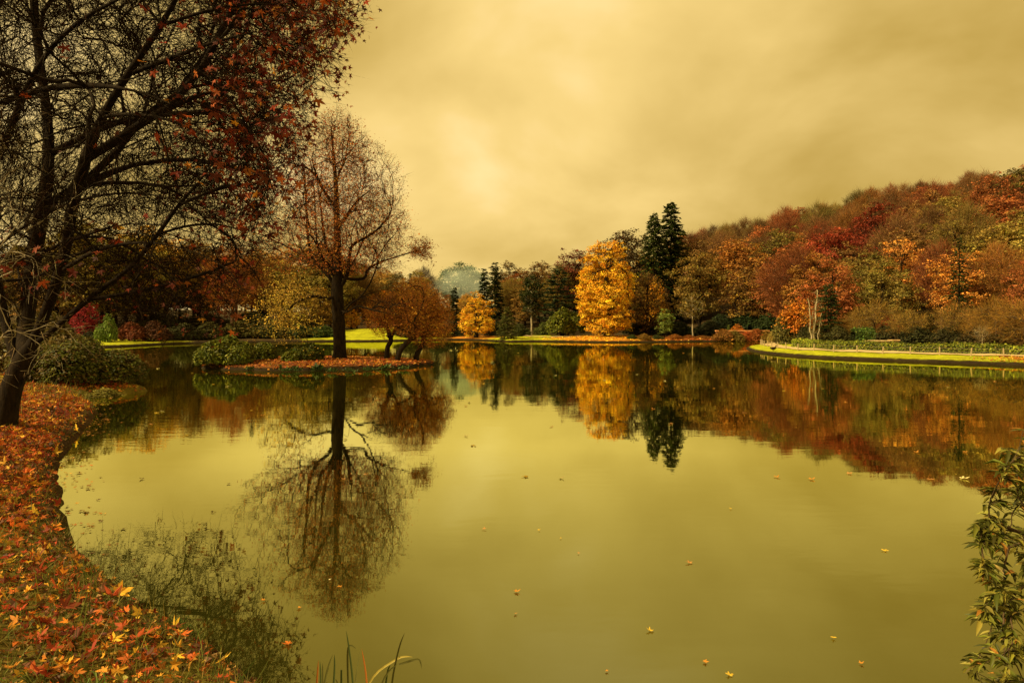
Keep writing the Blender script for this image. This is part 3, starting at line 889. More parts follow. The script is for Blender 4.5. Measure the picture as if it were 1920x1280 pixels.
pine = broadleaf(207, 9, [(.30, .5), (.42, 1.3), (.65, 1.75), (.85, 1.5), (1, .4)], 170, 22, .26, .24, DKGREEN, shell=.4, trunk=M_BARKPALE, r_tip=.014, flat=.5)
fit(pine, 'scots_pine', 997, 110, 514, label='dark pine with a pale bare trunk standing left of the rhododendron', cat='tree')
cedar = conifer(208, 10, [(0, 2.2), (.3, 3.2), (.6, 2.8), (.85, 1.6), (1, .25)], .8, 8, [(.026, .038, .012), (.036, .048, .014)], droop=.1, size=.44, dens=13, h0=.12)
fit(cedar, 'broad_cedar', 1046, 117, 499, label='broad dark cedar with level boughs behind the rhododendron mound', cat='tree')
column = conifer(209, 10, [(0, 1.2), (.3, 1.35), (.7, 1.0), (.9, .55), (1, .1)], .42, 8, DKGREEN, droop=.3, size=.4, dens=14)
fit(column, 'columnar_conifer', 928, 128, 490, label='narrow dark columnar conifer between the golden tree and the pine', cat='tree')
fit(column, 'columnar_conifer', 852, 108, 538, label='black green columnar conifer left of the small golden tree', cat='tree', color=(.7, .8, .8))
fit(column, 'columnar_conifer', 908, 132, 502, label='thin pointed conifer just left of the columnar one, further back', cat='tree', color=(.8, .9, .9))
fit(column, 'columnar_conifer', 818, 116, 548, label='short dark conifer behind the orange island trees', cat='tree', color=(.8, .8, .8))
hazy = broadleaf(210, 12, ROUND, 330, 22, .45, .36, [(.16, .20, .11), (.13, .17, .09), (.19, .22, .13)], shell=.33)  # distance haze put into the leaf colour as a pale grey green
fit(hazy, 'haze_pale_tree', 862, 190, 494, label='pale grey green round tree on the skyline beyond the dark conifers', cat='tree', half_w=46, proto_r=4.4)
fit(PR['bare'], 'bare_tree', 795, 178, 503, label='grey bare tree on the skyline left of the pale green tree', cat='tree', color=(.14, .12, .08))
fit(PR['leafy'], 'dark_tree', 1170, 138, 433, label='dark brown tree top showing over the big golden tree', cat='tree', color=(.09, .055, .018))
fit(PR['leafy3'], 'dark_red_tree', 1078, 137, 470, label='dark wine red tree behind the left side of the big golden tree', cat='tree', color=(.13, .030, .014))
for (px_, D, tp, c, lb) in [
    (965, 142, 512, (.23, .075, .018), 'rust orange tree behind the dark pine and columnar conifer'),
    (1010, 150, 492, (.15, .075, .020), 'brown tree on the skyline above the dark pine'),
    (985, 128, 530, (.20, .11, .020), 'amber tree low behind the dark pine trunk'),
    (955, 155, 492, (.13, .08, .02), 'dull olive tree on the skyline left of the pine'),
    (1098, 150, 478, (.14, .065, .020), 'brown tree at the shoulder of the big golden tree')]:
    fit(PR['leafy2'], 'background_tree', px_, D, tp, label=lb, cat='tree', color=c, group='trees between the golden trees')
brown1 = broadleaf(211, 8.6, [(.10, .6), (.25, 2.2), (.5, 2.9), (.75, 2.4), (.92, 1.2), (1, .2)], 300, 14, .3, .22, [(.17, .095, .02), (.13, .075, .02), (.24, .13, .02)], shell=.4, twig=6, twcols=TWIGC, twl=.7, tww=.03)
fit(brown1, 'brown_tree', 1214, 103, 512, label='thinning brown tree close right of the big golden tree', cat='tree')
fit(gold3, 'golden_tree', 1226, 112, 514, label='small golden crown peeping over the thinning brown tree', cat='tree', color=(.9, .8, .8), half_w=20, proto_r=2.1)
fit(PR['leafy'], 'olive_tree', 1311, 113, 473, label='large olive brown tree right of the two tall spruces', cat='tree', color=(.20, .125, .024), half_w=50, proto_r=4.4)
fit(brown1, 'olive_tree', 1400, 108, 500, label='yellowish leafy tree with drooping sprays above the stone wall', cat='tree', color=(1.3, 1.3, 1.1))
fit(PR['leafy2'], 'russet_tree', 1452, 106, 492, label='russet tree leaning over the dark hollow left of the ivy trunk', cat='tree', color=(.25, .085, .020))
fit(PR['leafy3'], 'crimson_tree', 1580, 104, 440, label='broad crimson tree in the middle of the hillside wood', cat='tree', color=(.24, .034, .014), half_w=50, proto_r=4.0)
thin = broadleaf(212, 5.6, [(.38, .4), (.5, 1.5), (.75, 1.7), (.9, 1.0), (1, .2)], 130, 12, .22, .17, OLIVE, trunk=M_BARKPALE, shell=.4, r_tip=.010)
fit(thin, 'slender_tree', 1299, 100.5, 548, label='slender tree with a pale thin trunk near the far shore', cat='tree')
sapling = broadleaf(213, 3.4, [(.15, .3), (.3, .9), (.5, .8), (.7, 1.0), (.85, .6), (1, .1)], 90, 14, .16, .15, [(.13, .17, .03), (.17, .20, .035)], shell=.4, r_tip=.008)
fit(sapling, 'sapling', 1246, 97, 578, label='small light green sapling on the leafy far shore', cat='tree')
orange = broadleaf(214, 4.4, [(.08, .6), (.3, 1.7), (.6, 1.8), (.85, 1.1), (1, .2)], 230, 18, .2, .17, [(.48, .17, .018), (.40, .12, .016), (.55, .22, .02)], shell=.35, lob=.25, flat=.4, droop=.3)
fit(orange, 'orange_maple', 1497, 72, 560, label='small bright orange maple beside the pale ivy trunk', cat='tree')
fit(orange, 'red_maple', 158, 92, 566, label='bright pink red shrub on the far left shore', cat='shrub', color=(.62, .17, 1.5), half_w=24, proto_r=1.8)
fit(orange, 'red_maple', 1668, 66, 592, label='small deep red maple above the low tan wall', cat='tree', color=(.6, .12, .8))
# the pale snag and its ivy
def snag():
    g = np.random.default_rng(77)
    lines = []
    for (x, dx, h, r) in ((-.3, -.25, 4.6, .10), (.05, .35, 5.4, .13), (.35, .5, 3.2, .08), (.55, .1, 2.3, .06), (-.05, -.1, 3.4, .07)):
        z = np.linspace(-.3, h, 9); s = np.linspace(0, 1, 9)
        lines.append((np.stack([x + dx * s ** 1.5 * math.copysign(1, dx) * (1 if dx > 0 else -1) + g.normal(0, .05, 9), g.normal(0, .05, 9) + x * .3, z], 1), r))
    a = Acc()
    for p, r in lines:
        pp = catmull(p, 3, False)
        a.add(*tubes(pp[None], np.linspace(r, r * .35, len(pp))[None], 7))
    T, u = prof_targets(60, 5.4, [(.15, .6), (.5, 1.1), (.9, .9), (1, .4)], g)
    sk = grow([(lines[1][0], -1)], T, g, 3, r_tip=.010, sag=.2)
    m = Acc(); Pn = sk[0][sk[5]]; Rn = np.clip(sk[1][sk[5]], .008, .03)
    a.add(*tubes(Pn, Rn, 3))
    return dict(trunk=a.mesh('trunk', M_BARKPALE, True, False), crown=None, H=5.4, T=T)
sn = snag()
x_ = at(1526, 66); e_ = bpy.data.objects.new('pale_bare_tree', None); COL.objects.link(e_); e_.location = (x_, 66, gz(x_, 66))
obj('trunk', sn['trunk'], e_)
a_ = Acc(); a_.add(*sprays(np.random.default_rng(5), sn['T'], outward(sn['T'], 5.4), 8, .2, .11, OLIVE))
obj('crown', a_.mesh('crown', M_LEAF), e_)
tag(e_, 'pale many stemmed bare tree with peeling trunks behind the hedge', 'tree')
ivy = conifer(215, 6.2, [(0, .9), (.3, 1.2), (.7, 1.15), (.9, .8), (1, .2)], .3, 9, [(.03, .045, .012), (.045, .06, .015)], droop=.25, size=.26, dens=16, h0=.05)
fit(ivy, 'ivy_clad_tree', 1553, 69, 530, label='dark ivy clad column tree just right of the pale bare trunks', cat='tree')
fit(ivy, 'dark_yew', 1744, 62, 588, label='dark upright yew behind the hedge amid tangled twigs', cat='tree', color=(.6, .6, .7))
fit(ivy, 'dark_yew', 1812, 96, 470, label='dark green conifer halfway up the hillside toward the right', cat='tree', half_w=34, proto_r=1.2)
# tangled bare trees right behind the hedge
tangle = broadleaf(216, 5.2, [(.05, 1.4), (.3, 3.0), (.6, 3.1), (.85, 2.2), (1, .4)], 420, 3, .25, .12, OLIVE, shell=.5, twig=12, twcols=[(.24, .15, .028), (.17, .105, .022), (.32, .21, .045), (.10, .06, .015)], twl=.75, tww=.022, up=.1, r_tip=.010, trunk=M_BARKMID)
for (px_, D, tp, c, lb) in [
    (1640, 66, 566, (1.1, 1, .9), 'olive tangle of twigs behind the green block hedge'),
    (1705, 63, 584, (1.2, 1.15, 1), 'pale arching bare tree left of the dark yew'),
    (1790, 61, 572, (1.1, 1.0, .9), 'twiggy brown tree right of the dark yew'),
    (1868, 56, 562, (1.15, .95, .75), 'dense brown twiggy tree near the right end of the hedge'),
    (1945, 52, 548, (1.1, .9, .7), 'brown twiggy tree cut by the right picture edge'),
    (1592, 70, 590, (1.0, .9, .7), 'amber brown tangle beside the ivy clad tree')]:
    fit(tangle, 'twiggy_tree', px_, D, tp, label=lb, cat='tree', color=c, group='twiggy trees behind the hedge')
thin2 = broadleaf(217, 3.6, [(.4, .4), (.6, 1.1), (.85, 1.1), (1, .4)], 80, 4, .2, .1, OLIVE, trunk=M_BARKPALE, shell=.5, r_tip=.009, twig=5, twcols=[(.3, .22, .1)], twl=.5, tww=.02)
fit(thin2, 'forked_sapling', 1842, 53.5, 612, label='small forked sapling with a pale trunk behind the hedge', cat='tree')

# rounded shrubs
def shrub(px_, D, top, half, c, lb, proto='shrub', name='shrub', **k):
    return fit(PR[proto], name, px_, D, top, half_w=half, proto_r=1.6, color=c, label=lb, cat='shrub', **k)
shrub(1475, 73, 590, 26, (.10, .085, .018), 'rounded olive shrub at the tip of the hedge')
shrub(1448, 78, 622, 9, (.28, .20, .04), 'small yellowish shrub at the end of the stone wall')
shrub(1510, 70, 612, 20, (.055, .050, .014), 'dark shrub behind the hedge left of the pale trunks')
shrub(1570, 66, 612, 24, (.06, .055, .014), 'dark shrub right of the pale trunks behind the hedge')
shrub(1660, 64, 612, 26, (.05, .045, .014), 'dark brown shrub behind the low tan wall')
shrub(1720, 62, 614, 30, (.045, .045, .014), 'dark undergrowth shrub left of the yew behind the hedge')
shrub(1775, 60, 616, 30, (.05, .045, .014), 'dark undergrowth shrub right of the yew behind the hedge')
shrub(1835, 57, 614, 32, (.06, .045, .014), 'dark brown undergrowth shrub behind the forked sapling')
shrub(1900, 54, 612, 34, (.09, .06, .016), 'brown undergrowth shrub at the right end of the hedge')
fit(orange, 'orange_shrub', 1383, 100.4, 607, half_w=11, proto_r=1.8, label='small orange shrub on top of the terracotta wall', cat='shrub')
shrub(1366, 101, 611, 4, (.15, .17, .03), 'tiny pale green plant on the terracotta wall beside the orange shrub')
for j, (px_, c, lb) in enumerate([(1356, (.22, .10, .02), 'brown creeper mound at the left foot of the terracotta wall'),
                                  (1376, (.16, .11, .02), 'olive mound at the foot of the terracotta wall'),
                                  (1399, (.36, .09, .018), 'red orange mound at the middle foot of the terracotta wall'),
                                  (1420, (.28, .09, .02), 'russet mound at the right foot of the terracotta wall'),
                                  (1436, (.22, .13, .02), 'amber mound at the far right foot of the terracotta wall')]):
    shrub(px_, 97.5, 618.5 + (j % 3) * 2.5, 21, c, lb, z=-.2)
shrub(1395, 107, 588, 34, (.030, .045, .012), 'dark green laurel bank behind the terracotta wall')
shrub(1350, 106, 592, 30, (.028, .036, .012), 'dark green shrub left of the laurel bank')
shrub(1440, 104, 590, 26, (.035, .05, .012), 'dark green shrub right of the laurel bank')
for j, (px_, D, tp, hw, c, lb) in enumerate([
    (1185, 94, 628, 9, (.06, .075, .014), 'low green shrub on the leafy shore right of the golden tree'),
    (1208, 93.5, 626, 11, (.22, .12, .02), 'low amber shrub on the leafy shore'),
    (1232, 95, 628, 10, (.06, .07, .016), 'second low green shrub along the leafy shore'),
    (1265, 96, 627, 12, (.32, .12, .02), 'low orange shrub along the leafy shore under the sapling'),
    (1292, 97.5, 628, 12, (.30, .11, .02), 'low orange shrub near the slender pale trunk'),
    (1318, 98, 629, 13, (.26, .11, .02), 'low russet shrub left of the terracotta wall'),
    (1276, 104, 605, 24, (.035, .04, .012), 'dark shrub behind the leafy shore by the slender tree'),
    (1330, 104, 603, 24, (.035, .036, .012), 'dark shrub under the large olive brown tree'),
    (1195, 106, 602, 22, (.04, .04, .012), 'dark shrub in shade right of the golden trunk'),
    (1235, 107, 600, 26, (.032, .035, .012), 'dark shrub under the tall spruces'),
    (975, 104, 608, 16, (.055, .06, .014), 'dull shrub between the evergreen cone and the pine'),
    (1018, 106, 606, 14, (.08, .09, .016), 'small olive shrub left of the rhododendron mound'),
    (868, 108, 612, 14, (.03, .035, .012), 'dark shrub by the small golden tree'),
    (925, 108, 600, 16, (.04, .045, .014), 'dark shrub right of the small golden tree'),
    (202, 80, 592, 17, (.14, .20, .03), 'bright green shrub on the far left lawn'),
    (245, 84, 606, 24, (.17, .05, .016), 'dull red shrub on the far left shore'),
    (290, 86, 604, 26, (.10, .04, .016), 'dark red shrub under hanging twigs on the far shore'),
    (170, 84, 622, 16, (.04, .04, .014), 'dark low shrub below the pink red shrub'),
    (345, 90, 608, 30, (.06, .06, .016), 'olive shrub on the far shore, third from the far left lawn'),
    (395, 93, 606, 32, (.075, .07, .016), 'olive shrub on the far shore left of the golden sprays'),
    (450, 96, 604, 32, (.09, .075, .016), 'amber olive shrub on the far shore behind the island rhododendron'),
    (510, 97, 606, 30, (.06, .06, .016), 'dark olive shrub on the far shore behind the small domes'),
    (560, 99, 610, 30, (.05, .065, .014), 'green shrub on the far shore behind the small domes'),
    (608, 100, 612, 26, (.06, .085, .016), 'low green shrub on the far shore just left of the island trunk'),
    (770, 104, 612, 34, (.05, .045, .014), 'dark shrub on the far shore behind the orange island trees'),
    (820, 106, 610, 26, (.035, .04, .014), 'black green shrub on the far shore right of the orange island trees')]):
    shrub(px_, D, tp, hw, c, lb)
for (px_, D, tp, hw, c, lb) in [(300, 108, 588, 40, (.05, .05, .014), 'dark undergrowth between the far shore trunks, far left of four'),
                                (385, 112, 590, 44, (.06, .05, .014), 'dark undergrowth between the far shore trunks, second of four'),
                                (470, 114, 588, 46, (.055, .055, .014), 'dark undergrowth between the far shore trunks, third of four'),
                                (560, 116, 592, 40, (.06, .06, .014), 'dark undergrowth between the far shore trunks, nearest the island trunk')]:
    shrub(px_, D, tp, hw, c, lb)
for (px_, D, tp, c, lb) in [(545, 104, 520, (.22, .14, .02), 'amber tree on the far shore behind the golden sprays'),
                            (600, 110, 540, (.24, .13, .02), 'orange brown tree on the far shore left of the island trunk'),
                            (690, 128, 530, (.13, .10, .024), 'olive round tree beyond the sloping lawn'),
                            (745, 130, 512, (.09, .075, .02), 'dark olive tree behind the low boughs'),
                            (640, 122, 545, (.30, .18, .03), 'pale amber tree directly behind the island trunk')]:
    fit(PR['leafy2'], 'shore_tree', px_, D, tp, label=lb, cat='tree', color=c, group='trees on the shore behind the island')
big_rhodo = bush(301, 3.0, 2.2, 3.9, 6000, 5, .26, RHODO, spread=.12, lumps=10)
place(big_rhodo, 'rhododendron', at(1055, 103.5), 103.5, .4, (1, 1, 1.02), label='large glossy green rhododendron mound left of the big golden tree', cat='shrub')

def smoke():
    g = np.random.default_rng(31)
    m = mat_new('smoke'); t = NT(m)
    v = t.n('ShaderNodeVolumePrincipled')
    v.inputs['Color'].default_value = (.80, .95, .80, 1); v.inputs['Density'].default_value = .055; v.inputs['Anisotropy'].default_value = .2
    o = t.n('ShaderNodeOutputMaterial'); t.l(v.outputs[0], o.inputs['Volume'])
    nu, nv = 20, 12
    V = []
    for j in range(nv + 1):
        for i in range(nu):
            a, b = i / nu * 6.2832, (j / nv - .5) * math.pi
            r = 1 + .16 * math.sin(3 * a + 4 * b) + .10 * math.sin(5 * a - 3 * b)
            V.append((7.2 * r * math.cos(b) * math.cos(a), 7 * r * math.cos(b) * math.sin(a), 4.0 * r * math.sin(b)))
    ix = np.arange((nv + 1) * nu).reshape(nv + 1, nu)
    Fq = np.stack([ix[:-1], np.roll(ix[:-1], -1, 1), np.roll(ix[1:], -1, 1), ix[1:]], -1).reshape(-1, 4)
    o_ = obj('smoke', mesh('smoke', V, [Fq], m, None, True), loc=P(872, 530, 172))
    tag(o_, 'pale bluish drift of smoke in front of the far green trees', 'smoke', kind='stuff')
smoke()

# ================================================================== the terracotta wall, tan wall, path, fence, hedge, ducks
def wall_block(name, lab_, x0, x1, y, z0, z1, courses, mat, rows_col, cap, thick=.45, dark=1.0):
    g = np.random.default_rng(int(x0 * 10) + 3)
    e = bpy.data.objects.new(name, None); COL.objects.link(e); e.location = (x0, y, z0)
    hgt = (z1 - z0) / courses
    core = Acc(); box(core, (.03, .04, 0), (x1 - x0 - .03, thick - .04, z1 - z0 - .01))
    obj('core', core.mesh('core', mat, False, False), e, color=(.5, .5, .5))
    for c in range(courses):
        x = 0.0
        while x < x1 - x0 - .05:
            l = min(g.uniform(.45, .9), x1 - x0 - x)
            a = Acc(); d = g.uniform(0, .03)
            box(a, (x + .012, -d, c * hgt + .01), (x + l - .012, thick * .5, (c + 1) * hgt - .01), jit=.008, g=g)
            b = g.uniform(.75, 1.2)
            obj('stone', a.mesh('stone', mat, False, False), e, color=(b * dark, b * dark * g.uniform(.92, 1.05), b * dark))
            x += l
    x = -.06
    while x < x1 - x0:
        l = min(g.uniform(.9, 1.3), x1 - x0 + .06 - x)
        a = Acc(); box(a, (x + .008, -.10, z1 - z0), (x + l - .008, thick + .06, z1 - z0 + cap), jit=.006, g=g)
        obj('coping_stone', a.mesh('coping', mat, False, False), e, color=rows_col)
        x += l
    return tag(e, lab_, 'wall')
wall_block('retaining_wall', 'terracotta coloured stone wall at the water, hung with orange plants', at(1343, 98.6), at(1442, 98.6), 98.6, -.3, 1.38, 4, M_TERRA, (1.9, 1.8, 1.6), .16, dark=.6)
wall_block('low_stone_wall', 'long low tan stone wall showing above the hedge', at(1627, 58.5), at(1672, 58.5), 58.5, gz(at(1650, 58.5), 58.5) - .1, CAMZ - (640 - 600) / F * 58.5, 5, M_STONE, (1.15, 1.1, 1), .10)
wall_block('stone_pier', 'squat stepped stone pier at the right end of the low tan wall', at(1673, 58.4), at(1686, 58.4), 58.4, gz(at(1680, 58.4), 58.4) - .1, CAMZ - (638.5 - 600) / F * 58.4, 6, M_STONE, (1.2, 1.0, .8), .08, .6)

PATHC = resample(catmull([(46, 41), (40.5, 44.6), (35.8, 48.2), (31.9, 51.3), (28.9, 54.3), (26.5, 57.7), (25.6, 61.5), (25.9, 66), (27.3, 72), (30, 79), (34.2, 87), (40, 93)], 6, False), .5, False)
pt = unit(np.gradient(PATHC, axis=0)); pn = np.stack([pt[:, 1], -pt[:, 0]], 1)     # to the land side
if sdist(*(PATHC[20:21] + pn[20:21] * 1.0).T)[0] < sdist(*PATHC[20:21].T)[0]: pn = -pn
def strip(center, nrm, offs_, lift):
    V = []
    for o_ in offs_:
        q = center + nrm * o_; V.append(np.stack([q[:, 0], q[:, 1], surf(q[:, 0], q[:, 1]) + lift], 1))
    V = np.concatenate(V); n_ = len(center); ix = np.arange(len(V)).reshape(len(offs_), n_)
    return V, np.stack([ix[:-1, :-1], ix[:-1, 1:], ix[1:, 1:], ix[1:, :-1]], -1).reshape(-1, 4)
V_, F_ = strip(PATHC, pn, [-.75, -.3, .3, .75], .05)
tag(obj('path', mesh('path', V_, [F_], M_PATH, None, True)), 'tan gravel path curving along the green point', kind='structure')
farc = resample(catmull([(1.5, 103.5), (2.6, 101.8), (4.2, 100.4), (7.0, 99.6), (10, 99.2)], 5, False), .5, False)
ft = unit(np.gradient(farc, axis=0)); fn = np.stack([ft[:, 1], -ft[:, 0]], 1)
V_, F_ = strip(farc, fn, [-.4, 0, .4], .10)
tag(obj('path', mesh('far_path', V_, [F_], M_PATH, None, True)), 'pale path winding up the far lawn', kind='structure')

# fence along the lake side of the path
FL = resample(PATHC - pn * .95, 1.9, False)
FL = FL[(FL[:, 0] < 42)]
fence = bpy.data.objects.new('post_fence', None); COL.objects.link(fence)
fz = surf(FL[:, 0], FL[:, 1]); fence.location = (FL[0, 0], FL[0, 1], fz[0])
o0 = np.array((FL[0, 0], FL[0, 1], fz[0]))
pm = Acc(); pm.add(*tubes(np.array([[(0, 0, -.2), (0, 0, .3), (0, 0, .56), (0, 0, .58)]], float), np.array([[.05, .05, .048, .02]]), 7)); pmm = pm.mesh('post', M_WOOD, False, False)
for j, (q, z_) in enumerate(zip(FL, fz)):
    o_ = obj('post', pmm, fence, np.array((q[0], q[1], z_)) - o0, rng.uniform(0, 6)); o_.rotation_euler = (rng.normal(0, .04), rng.normal(0, .04), 0)
for hz in (.28, .52):
    for j in range(len(FL) - 1):
        a, b = np.array((*FL[j], fz[j] + hz)), np.array((*FL[j + 1], fz[j + 1] + hz))
        s = np.linspace(0, 1, 4)[:, None]; p = a * (1 - s) + b * s; p[1:3, 2] -= .02
        ac = Acc(); ac.add(*tubes((p - o0)[None], np.full((1, 4), .011), 4))
        obj('wire', ac.mesh('wire', M_WIRE, True, False), fence)
tag(fence, 'low wooden post and wire fence along the lakeside of the path', 'fence')

# hedge behind the path
def hedge(name, line, nrm, o_in, o_out, hfun, lab_, n_per_m, cols, size, seed):
    g = np.random.default_rng(seed)
    zb = surf(line[:, 0], line[:, 1])
    e = bpy.data.objects.new(name, None); COL.objects.link(e)
    org = np.array((line[0, 0], line[0, 1], zb[0])); e.location = org
    h = hfun(np.arange(len(line)))
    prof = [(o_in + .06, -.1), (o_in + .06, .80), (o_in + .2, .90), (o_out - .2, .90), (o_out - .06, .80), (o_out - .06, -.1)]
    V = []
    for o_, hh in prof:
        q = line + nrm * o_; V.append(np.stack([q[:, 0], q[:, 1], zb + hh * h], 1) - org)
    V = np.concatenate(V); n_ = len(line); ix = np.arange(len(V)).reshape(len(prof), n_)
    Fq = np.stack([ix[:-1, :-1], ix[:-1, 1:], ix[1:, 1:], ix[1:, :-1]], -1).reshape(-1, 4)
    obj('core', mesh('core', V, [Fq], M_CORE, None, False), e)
    N = int(n_per_m * len(line) * .5)
    i = g.integers(0, len(line) - 1, N); f = g.uniform(0, 1, N)[:, None]
    c = line[i] * (1 - f) + line[i + 1] * f; nn = nrm[i]; hh = h[i]; zz_ = zb[i]
    side = g.choice(3, N, p=[.5, .4, .1])
    o_ = np.where(side == 0, o_in + g.normal(0, .05, N), np.where(side == 1, g.uniform(o_in, o_out, N), o_out + g.normal(0, .05, N)))
    zt = np.where(side == 1, 1 + g.normal(0, .07, N), g.uniform(.02, 1, N))
    p = np.concatenate([c + nn * o_[:, None], (zz_ + zt * hh)[:, None]], 1) - org
    nr = np.where((side == 1)[:, None], np.array((0, 0, 1.0)), np.concatenate([-nn * np.where(side == 2, -1, 1)[:, None], np.full((N, 1), .5)], 1)) + g.normal(0, .45, (N, 3))
    Vl, Fl = scatter(RHOMB, RHOMB_F, p, frames(nr, g), size * np.exp(g.normal(0, .3, N)))
    pat = .75 + .5 * (np.sin(i * .21) * np.sin(i * .083 + 1) > .1)
    cc = palette(g, N, cols, .3) * pat[:, None]
    o2 = obj('foliage', mesh('foliage', Vl, [Fl], M_GLOSS, np.repeat(cc, 4, 0)), e)
    return tag(e, lab_, 'hedge')
k0 = int(np.argmin(np.abs(PATHC[:, 1] - 66)))
k_lo = int(np.argmin(np.abs(PATHC[:, 0] - 41.5)))
HLn, HNn = PATHC[k_lo:k0], pn[k_lo:k0]
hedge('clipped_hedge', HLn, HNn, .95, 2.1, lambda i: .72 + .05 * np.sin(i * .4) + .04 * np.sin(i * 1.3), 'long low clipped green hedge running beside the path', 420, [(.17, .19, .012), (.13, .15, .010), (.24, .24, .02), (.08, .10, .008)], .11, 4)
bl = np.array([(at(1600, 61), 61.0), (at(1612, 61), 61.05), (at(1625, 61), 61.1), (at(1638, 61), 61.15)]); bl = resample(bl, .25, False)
hedge('block_hedge', bl, np.tile(np.array((0, 1.0)), (len(bl), 1)), -.4, .6, lambda i: 1.5 + .04 * np.sin(i * 2.0), 'short squared dark green hedge block standing behind the long hedge', 900, [(.06, .10, .016), (.09, .13, .02), (.04, .07, .012)], .12, 9)

# two ducks on the point
def duck():
    e = Acc()
    s = np.linspace(0, 1, 13)
    p = np.array([(-.30, 0, .24), (-.24, 0, .22), (-.16, 0, .20), (-.06, 0, .185), (.05, 0, .19), (.13, 0, .21), (.17, 0, .25), (.19, 0, .30), (.20, 0, .345), (.215, 0, .37), (.24, 0, .372), (.262, 0, .365), (.275, 0, .36)])
    r = np.array([.008, .035, .075, .105, .105, .085, .058, .038, .036, .046, .044, .028, .006])
    e.add(*tubes(p[None], r[None], 12))
    for sy in (-1, 1):
        e.add(*tubes(np.array([[(.0, sy * .045, .12), (.0, sy * .045, .05), (.0, sy * .045, 0.0), (.06, sy * .05, 0.0)]], float), np.array([[.014, .008, .008, .012]]), 5))
    b = Acc(); b.add(*tubes(np.array([[(.262, 0, .362), (.29, 0, .356), (.325, 0, .352), (.335, 0, .352)]], float), np.array([[.02, .016, .018, .004]]), 8))
    wg = Acc()
    for sy in (-1, 1):
        wg.add(*tubes(np.array([[(.09, sy * .088, .215), (.02, sy * .104, .21), (-.10, sy * .09, .215), (-.22, sy * .035, .235), (-.27, sy * .012, .24)]], float), np.array([[.012, .045, .05, .024, .004]]), 8))
    return e.mesh('body', M_DUCK, True, False), b.mesh('beak', M_BEAK, True, False), wg.mesh('wing', M_BARK, True, False)
db, dk, dw = duck()
for (px_, py_, rz, lb) in ((1443, 659.3, 2.6, 'dark duck on the grass point, the one nearer the water'), (1450, 656.6, .3, 'dark duck on the grass point, the one nearer the path')):
    q = Pz(px_, py_, .33)
    e_ = bpy.data.objects.new('duck', None); COL.objects.link(e_); e_.location = (q[0], q[1], gz(q[0], q[1]) + .01); e_.rotation_euler = (0, 0, rz); e_.scale = (1.3, 1.3, 1.3)
    b_ = obj('body', db, e_); obj('wings', dw, e_); obj('beak', dk, e_)
    tag(e_, lb, 'duck', 'ducks on the point')

